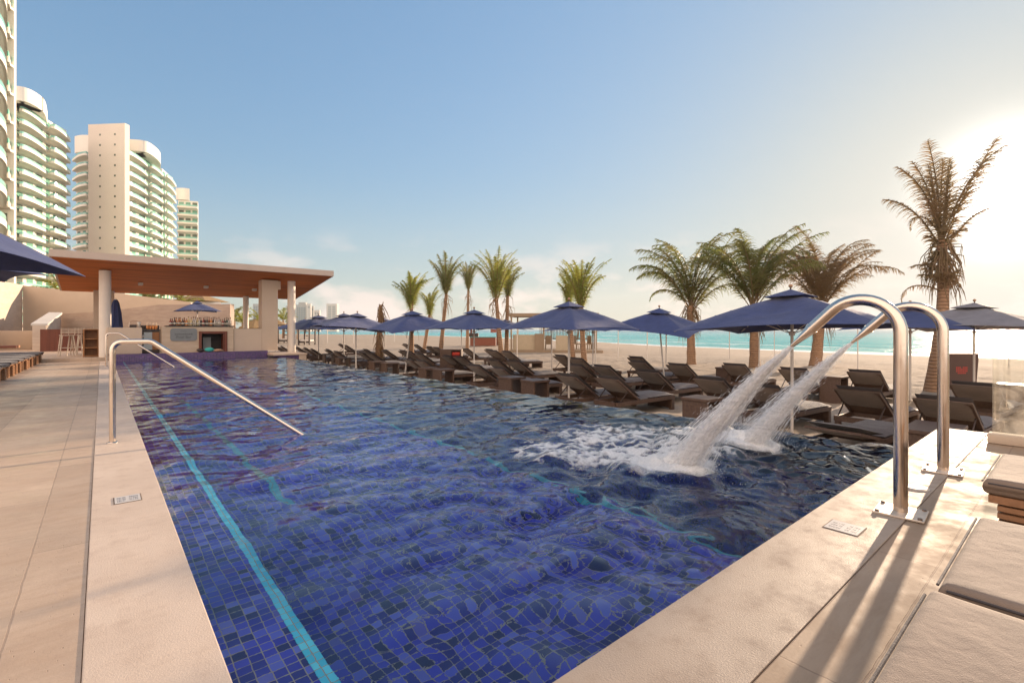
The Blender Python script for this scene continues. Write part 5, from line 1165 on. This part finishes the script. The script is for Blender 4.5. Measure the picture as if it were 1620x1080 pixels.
def jet(x0, p0, land_y, lab, seed):
    rs = random.Random(seed); g = 9.81; y0 = .69+p0.y; z0 = p0.z
    dy = land_y - y0; dz = z0 - WZ; T = math.sqrt(max(.001, 2*(dz-dy)/g)) if dz > dy else .3
    vy = dy/T; vz = -vy; 
    t = thing('water_jet', lab, 'water jet', (x0, y0, z0), 0, 'white water jets from the steel spouts')
    def pos(s): return Vector((0, vy*s*T, vz*s*T - .5*g*(s*T)**2))
    # core: lumpy widening sheet
    n = 20; K = 44; vs = []
    for i in range(K):
        s = i/(K-1); c = pos(s); tg = (pos(min(1,s+.02))-pos(s-.02)).normalized(); up_ = Vector((1,0,0)).cross(tg).normalized()
        rx = .036+.056*s; ry = .009+.070*s
        for k in range(n):
            a = 2*math.pi*k/n; f = 1 + (.10+.55*s)*(float(fbm(np.array([k*.9+seed*7.]), np.array([i*.35]), 3)[0])-.5)*2.0
            vs.append(c + Vector((1,0,0))*rx*math.cos(a)*f + up_*ry*math.sin(a)*f)
    fs = [(i*n+k, i*n+(k+1)%n, (i+1)*n+(k+1)%n, (i+1)*n+k) for i in range(K-1) for k in range(n)]
    autosm(MB().add(vs, fs).build('stream', M['jet'], t), 80)
    # strands and droplets
    m = MB()
    for j in range(1000):
        s0 = rs.random()*.9; ls = rs.uniform(.10, .34); a = rs.random()*6.283; k = abs(rs.gauss(0, 1)); pts = []
        for q in range(6):
            s = min(1.02, s0+ls*q/5); c = pos(s); tg = (pos(s+.02)-pos(s-.02)).normalized(); up_ = Vector((1,0,0)).cross(tg).normalized()
            rx = (.030+.075*s*s**.3)*min(2.2, .35+k*.75); ry = (.006+.090*s*s**.3)*min(2.2, .35+k*.75)
            a2 = a+.09*math.sin(q*1.3+j); pts.append(c+Vector((1,0,0))*rx*math.cos(a2)+up_*ry*math.sin(a2))
        w_ = rs.uniform(.0008, .0024); m.tube(pts, [.0005, w_*.8, w_, w_*.9, w_*.5, .0004], 4, False)
    m.build('strands', M['spray'], t, True)
    m = MB()
    for j in range(2600):
        s = rs.random()**.7; c = pos(s); tg = (pos(s+.02)-pos(s-.02)).normalized(); up_ = Vector((1,0,0)).cross(tg).normalized(); a = rs.random()*6.283; k = .8+abs(rs.gauss(0, .75))
        p = c+Vector((1,0,0))*(.035+.085*s)*k*math.cos(a)+up_*(.010+.085*s)*k*math.sin(a); w_ = rs.uniform(.0005, .0016); l_ = rs.uniform(.006, .03)
        m.tube([p-tg*l_, p, p+tg*l_*.6], [.0002, w_, .0003], 4, False)
    # crown of spray at the impact
    ip = pos(1)
    for j in range(2400):
        a = rs.random()*6.283; r_ = abs(rs.gauss(0, .22)); h = rs.random()**2.0*.26*math.exp(-(r_/.30)**2)
        p = ip+Vector((r_*math.cos(a), r_*math.sin(a)*1.2+.05, h+.004)); w_ = rs.uniform(.0007, .0024); m.tube([p-Vector((0,0,w_*1.6)), p, p+Vector((math.cos(a)*.3, math.sin(a)*.3, 1))*w_*rs.uniform(1.5, 4)], [.0004, w_, .0003], 4, False)
    m.build('droplets', M['spray'], t, True)
    # boiling foam mound
    vs = []; n = 64; K = 22
    for i in range(K):
        r_ = .24*i/(K-1)
        for k in range(n):
            a = 2*math.pi*k/n; xx = r_*math.cos(a); yy = r_*math.sin(a)*1.25+.04; h = .09*math.exp(-(r_/.10)**2)*(.6+.9*float(fbm(np.array([xx*14+seed*3.]), np.array([yy*14.]), 4)[0])) + .06*(float(fbm(np.array([xx*30+5.]), np.array([yy*30.]), 4)[0])-.5)*(1-r_/.24) - .02*(i/(K-1))**3
            vs.append(ip+Vector((xx, yy, h)))
    fs = [(i*n+k, i*n+(k+1)%n, (i+1)*n+(k+1)%n, (i+1)*n+k) for i in range(K-1) for k in range(n)]
    MB().add(vs, fs).build('foam_mound', M['foam'], t, True)
tf = NT('white_foam'); vf = tf.coord('World'); nf = tf.noise(vf, 60, 5, .7); tf.pbr((.93,.92,.90), .5, 0, tf.bump(nf, .9, .015)); M['foam'] = tf.m
jet(3.5, n1, J1[1], 'near jet of white aerated water falling from the near spout', 1); jet(4.77, n2, J2[1], 'far jet of white aerated water falling from the far spout', 2)

# ================================================================== DECK DETAILS
M['plaque'] = M_noise('white_tile', (.62,.58,.54), (.56,.52,.48), 10, .35, .05); M['ink'] = simple('tile_print', (.20,.19,.20), .5); M['grout'] = simple('dark_joint', (.20,.14,.10), .9)
def marker(x, y, rz, lab, w_=.155, h=.15):
    t = thing('depth_marker', lab, 'depth marker', (x, y, .0005), rz)
    MB().box(-w_/2-.006, w_/2+.006, -h/2-.006, h/2+.006, 0, .0012).build('joint', M['grout'], t)
    MB().box(-w_/2, w_/2, -h/2, h/2, .0013, .003).build('tile', M['plaque'], t)
    rs = random.Random(5)
    for c in (-1, 1):
        for r_ in range(3):
            m = MB(); x0 = c*w_*.24-w_*.17; k = 0
            while k < 5:
                ww = w_*.05; xx = x0+k*w_*.072; yy = h*.24-r_*h*.24; sh = rs.randrange(4)
                m.box(xx, xx+.0022, yy-h*.07, yy+h*.07, .0031, .0036)
                if sh != 0: m.box(xx+.0023, xx+ww, yy+h*.045, yy+h*.07, .0031, .0036)
                if sh in (1, 3): m.box(xx+.0023, xx+ww, yy-.0015, yy+.0015, .0031, .0036)
                if sh in (2, 3): m.box(xx+ww-.0022, xx+ww, yy-h*.07, yy+h*.044, .0031, .0036)
                k += 1
            m.build('printed_line', M['ink'], t)
    return t
marker(.125, 3.84, R(0), 'small printed depth marker tile in the left coping', .125, .145); marker(3.01, .83, R(90), 'small printed depth marker tile in the right coping by the near pipe', .15, .15)
t = thing('skimmer_lid', 'round pale drain lid set in the right coping between the pipes', 'drain lid', (4.12, .735, 0)); MB().lathe([(.075,0),(.075,.004),(.07,.007)], 32).build('rim', M['steel_plate'], t); MB().lathe([(.060,.0075),(.060,.010)], 32).build('cap', M['plaque'], t)
# glass screen on its kerb
t = thing('glass_screen', 'smeared clear glass windbreak on a beige kerb at the right edge', 'glass screen', (6.28, .6, 0))
autosm(MB().box(0, .17, -6, .0, 0, .085, bev=.006).build('kerb', M['stucco'], t))
for k in range(3): MB().box(.07, .082, -.03-1.9*(k+1)+.02, -.03-1.9*k, .03, .80).build('glass_pane', M['glass'], t)
# deck loungers
def deck_lounger(loc, rz, lab, cush, w_=.66, group='low deck loungers with slatted wooden feet', ct=.34):
    """foot end at the origin, body runs to +x"""
    t = thing('deck_lounger', lab, 'sun lounger', loc, rz, group); W2 = w_/2
    for x0 in (.03, 1.75):
        for s in (-1, 1):
            m = MB()
            for k in range(7):
                z = .005+k*.034; m.box(x0, x0+.10, s*W2-(.16 if s > 0 else 0)+.01*0, s*W2+(.16 if s < 0 else 0), z, z+.022)
            m.box(x0+.02, x0+.08, s*W2-(.13 if s > 0 else -.03), s*W2+(.13 if s < 0 else -.03), 0, .24)
            m.build('slatted_foot', M['teak'], t)
    m = MB(); m.box(.0, 1.95, -W2, -W2+.05, .241, .275); m.box(.0, 1.95, W2-.05, W2, .241, .275)
    for k in range(16): m.box(.03+k*.12, .11+k*.12, -W2+.052, W2-.052, .25, .27)
    m.build('frame', M['teak'], t)
    nx, ny = 30, 18;
    def EU(i, n, L_):
        ed = [0, .003, .009, .018, .032]
        if i < 5: return ed[i]/L_
        if i > n-6: return 1-ed[n-1-i]/L_
        return (ed[4]+.03)/L_ + (1-2*(ed[4]+.03)/L_)*(i-5)/(n-11)
    vs = []; z0, z1 = .276, ct
    for side in (0, 1):
        for i in range(nx):
            for j in range(ny):
                u = EU(i, nx, 1.95); v = EU(j, ny, w_); e = min(u*1.95, (1-u)*1.95, v*w_, (1-v)*w_); r_ = .028; k = min(1, e/r_); ed = math.sqrt(max(0, 1-(1-k)**2))
                z = (z0+(z1-z0)*(.45+.55*ed) + (.024*(float(fbm(np.array([u*6.+loc[0]*3]), np.array([v*2.5+loc[1]]), 3)[0])-.5) - .010*math.exp(-((u*1.95-.62)/.012)**2))*ed) if side else z0+(z1-z0)*.45*(1-ed)
                x_ = -.02+1.95*u; vs.append((x_, -W2-.005+(w_+.01)*v, z))
    Kk = nx*ny; fs = []
    for i in range(nx-1):
        for j in range(ny-1): a = i*ny+j; fs.append((a, a+1, a+ny+1, a+ny)); fs.append((Kk+a, Kk+a+ny, Kk+a+ny+1, Kk+a+1))
    for i in range(nx-1): fs += [(i*ny, (i+1)*ny, Kk+(i+1)*ny, Kk+i*ny), (i*ny+ny-1, Kk+i*ny+ny-1, Kk+(i+1)*ny+ny-1, (i+1)*ny+ny-1)]
    for j in range(ny-1): fs += [(j, Kk+j, Kk+j+1, j+1), ((nx-1)*ny+j, (nx-1)*ny+j+1, Kk+(nx-1)*ny+j+1, Kk+(nx-1)*ny+j)]
    c = MB().add(vs, fs).build('cushion', cush, t); autosm(c, 70)
    pip = [(-.02+.012, -W2+.004, z1-.022), (-.02+.012, W2-.004, z1-.022)]
    MB().tube([(-.022,-W2+.02,z1-.018),(-.022,W2-.02,z1-.018)], .004, 6).build('piping', M['cushion_deck'], c)
    for s in (-1, 1): MB().tube([(-.0, s*(W2+.002), z1-.02), (1.9, s*(W2+.002), z1-.02)], .004, 6).build('piping', M['cushion_deck'], c)
    return t
M['teak'] = woodm('teak_slats', (.34,.17,.085), (.27,.13,.06), 'Y', 3)
lead = deck_lounger((-1.5, 13.1, 0), R(176), 'dark cushioned deck lounger on the left deck, nearest to the camera', M['cushion_deck'])
names = ['second', 'third', 'fourth', 'fifth', 'sixth', 'seventh', 'eighth']
for k in range(7): dup(lead, (-1.5+.01*k, 13.1+1.16*(k+1), 0), R(176+(k % 3)), 'dark cushioned deck lounger on the left deck, %s from the camera' % names[k])
t = thing('service_tray', 'small wooden box lying on the far left loungers', 'box', (P(10, 18.5).x, P(10, 18.5).y, .345)); MB().box(-.35, .3, -.2, .2, 0, .09, bev=.01).build('body', M['redwood'], t); MB().box(.302, .36, -.18, .18, .0, .1, bev=.01).build('end', M['teak'], t)
deck_lounger((1.395, .262, 0), R(-90), 'taupe cushioned deck lounger nearest to the camera, bottom right corner', M['cushion_sun'], .66, ct=.35)
deck_lounger((2.17, .25, 0), R(-90), 'taupe cushioned deck lounger in the middle of the three at the right edge', M['cushion_sun'], .78, ct=.35)
deck_lounger((3.56, .30, 0), R(-90), 'taupe cushioned deck lounger farthest away at the right edge, near the glass screen', M['cushion_sun'], .76, ct=.35)
# ================================================================== HAZE
t = NT('sea_haze'); pv = t.n("ShaderNodeVolumePrincipled"); pv.inputs['Color'].default_value = (.97,.95,.92,1); pv.inputs['Density'].default_value = .00022; pv.inputs['Anisotropy'].default_value = .3; t.l(pv.outputs[0], t.out.inputs['Volume'])
hz_ = MB().box(-950, 950, -950, 950, -4, 80).build('haze', t.m); struct(hz_, 'stuff')
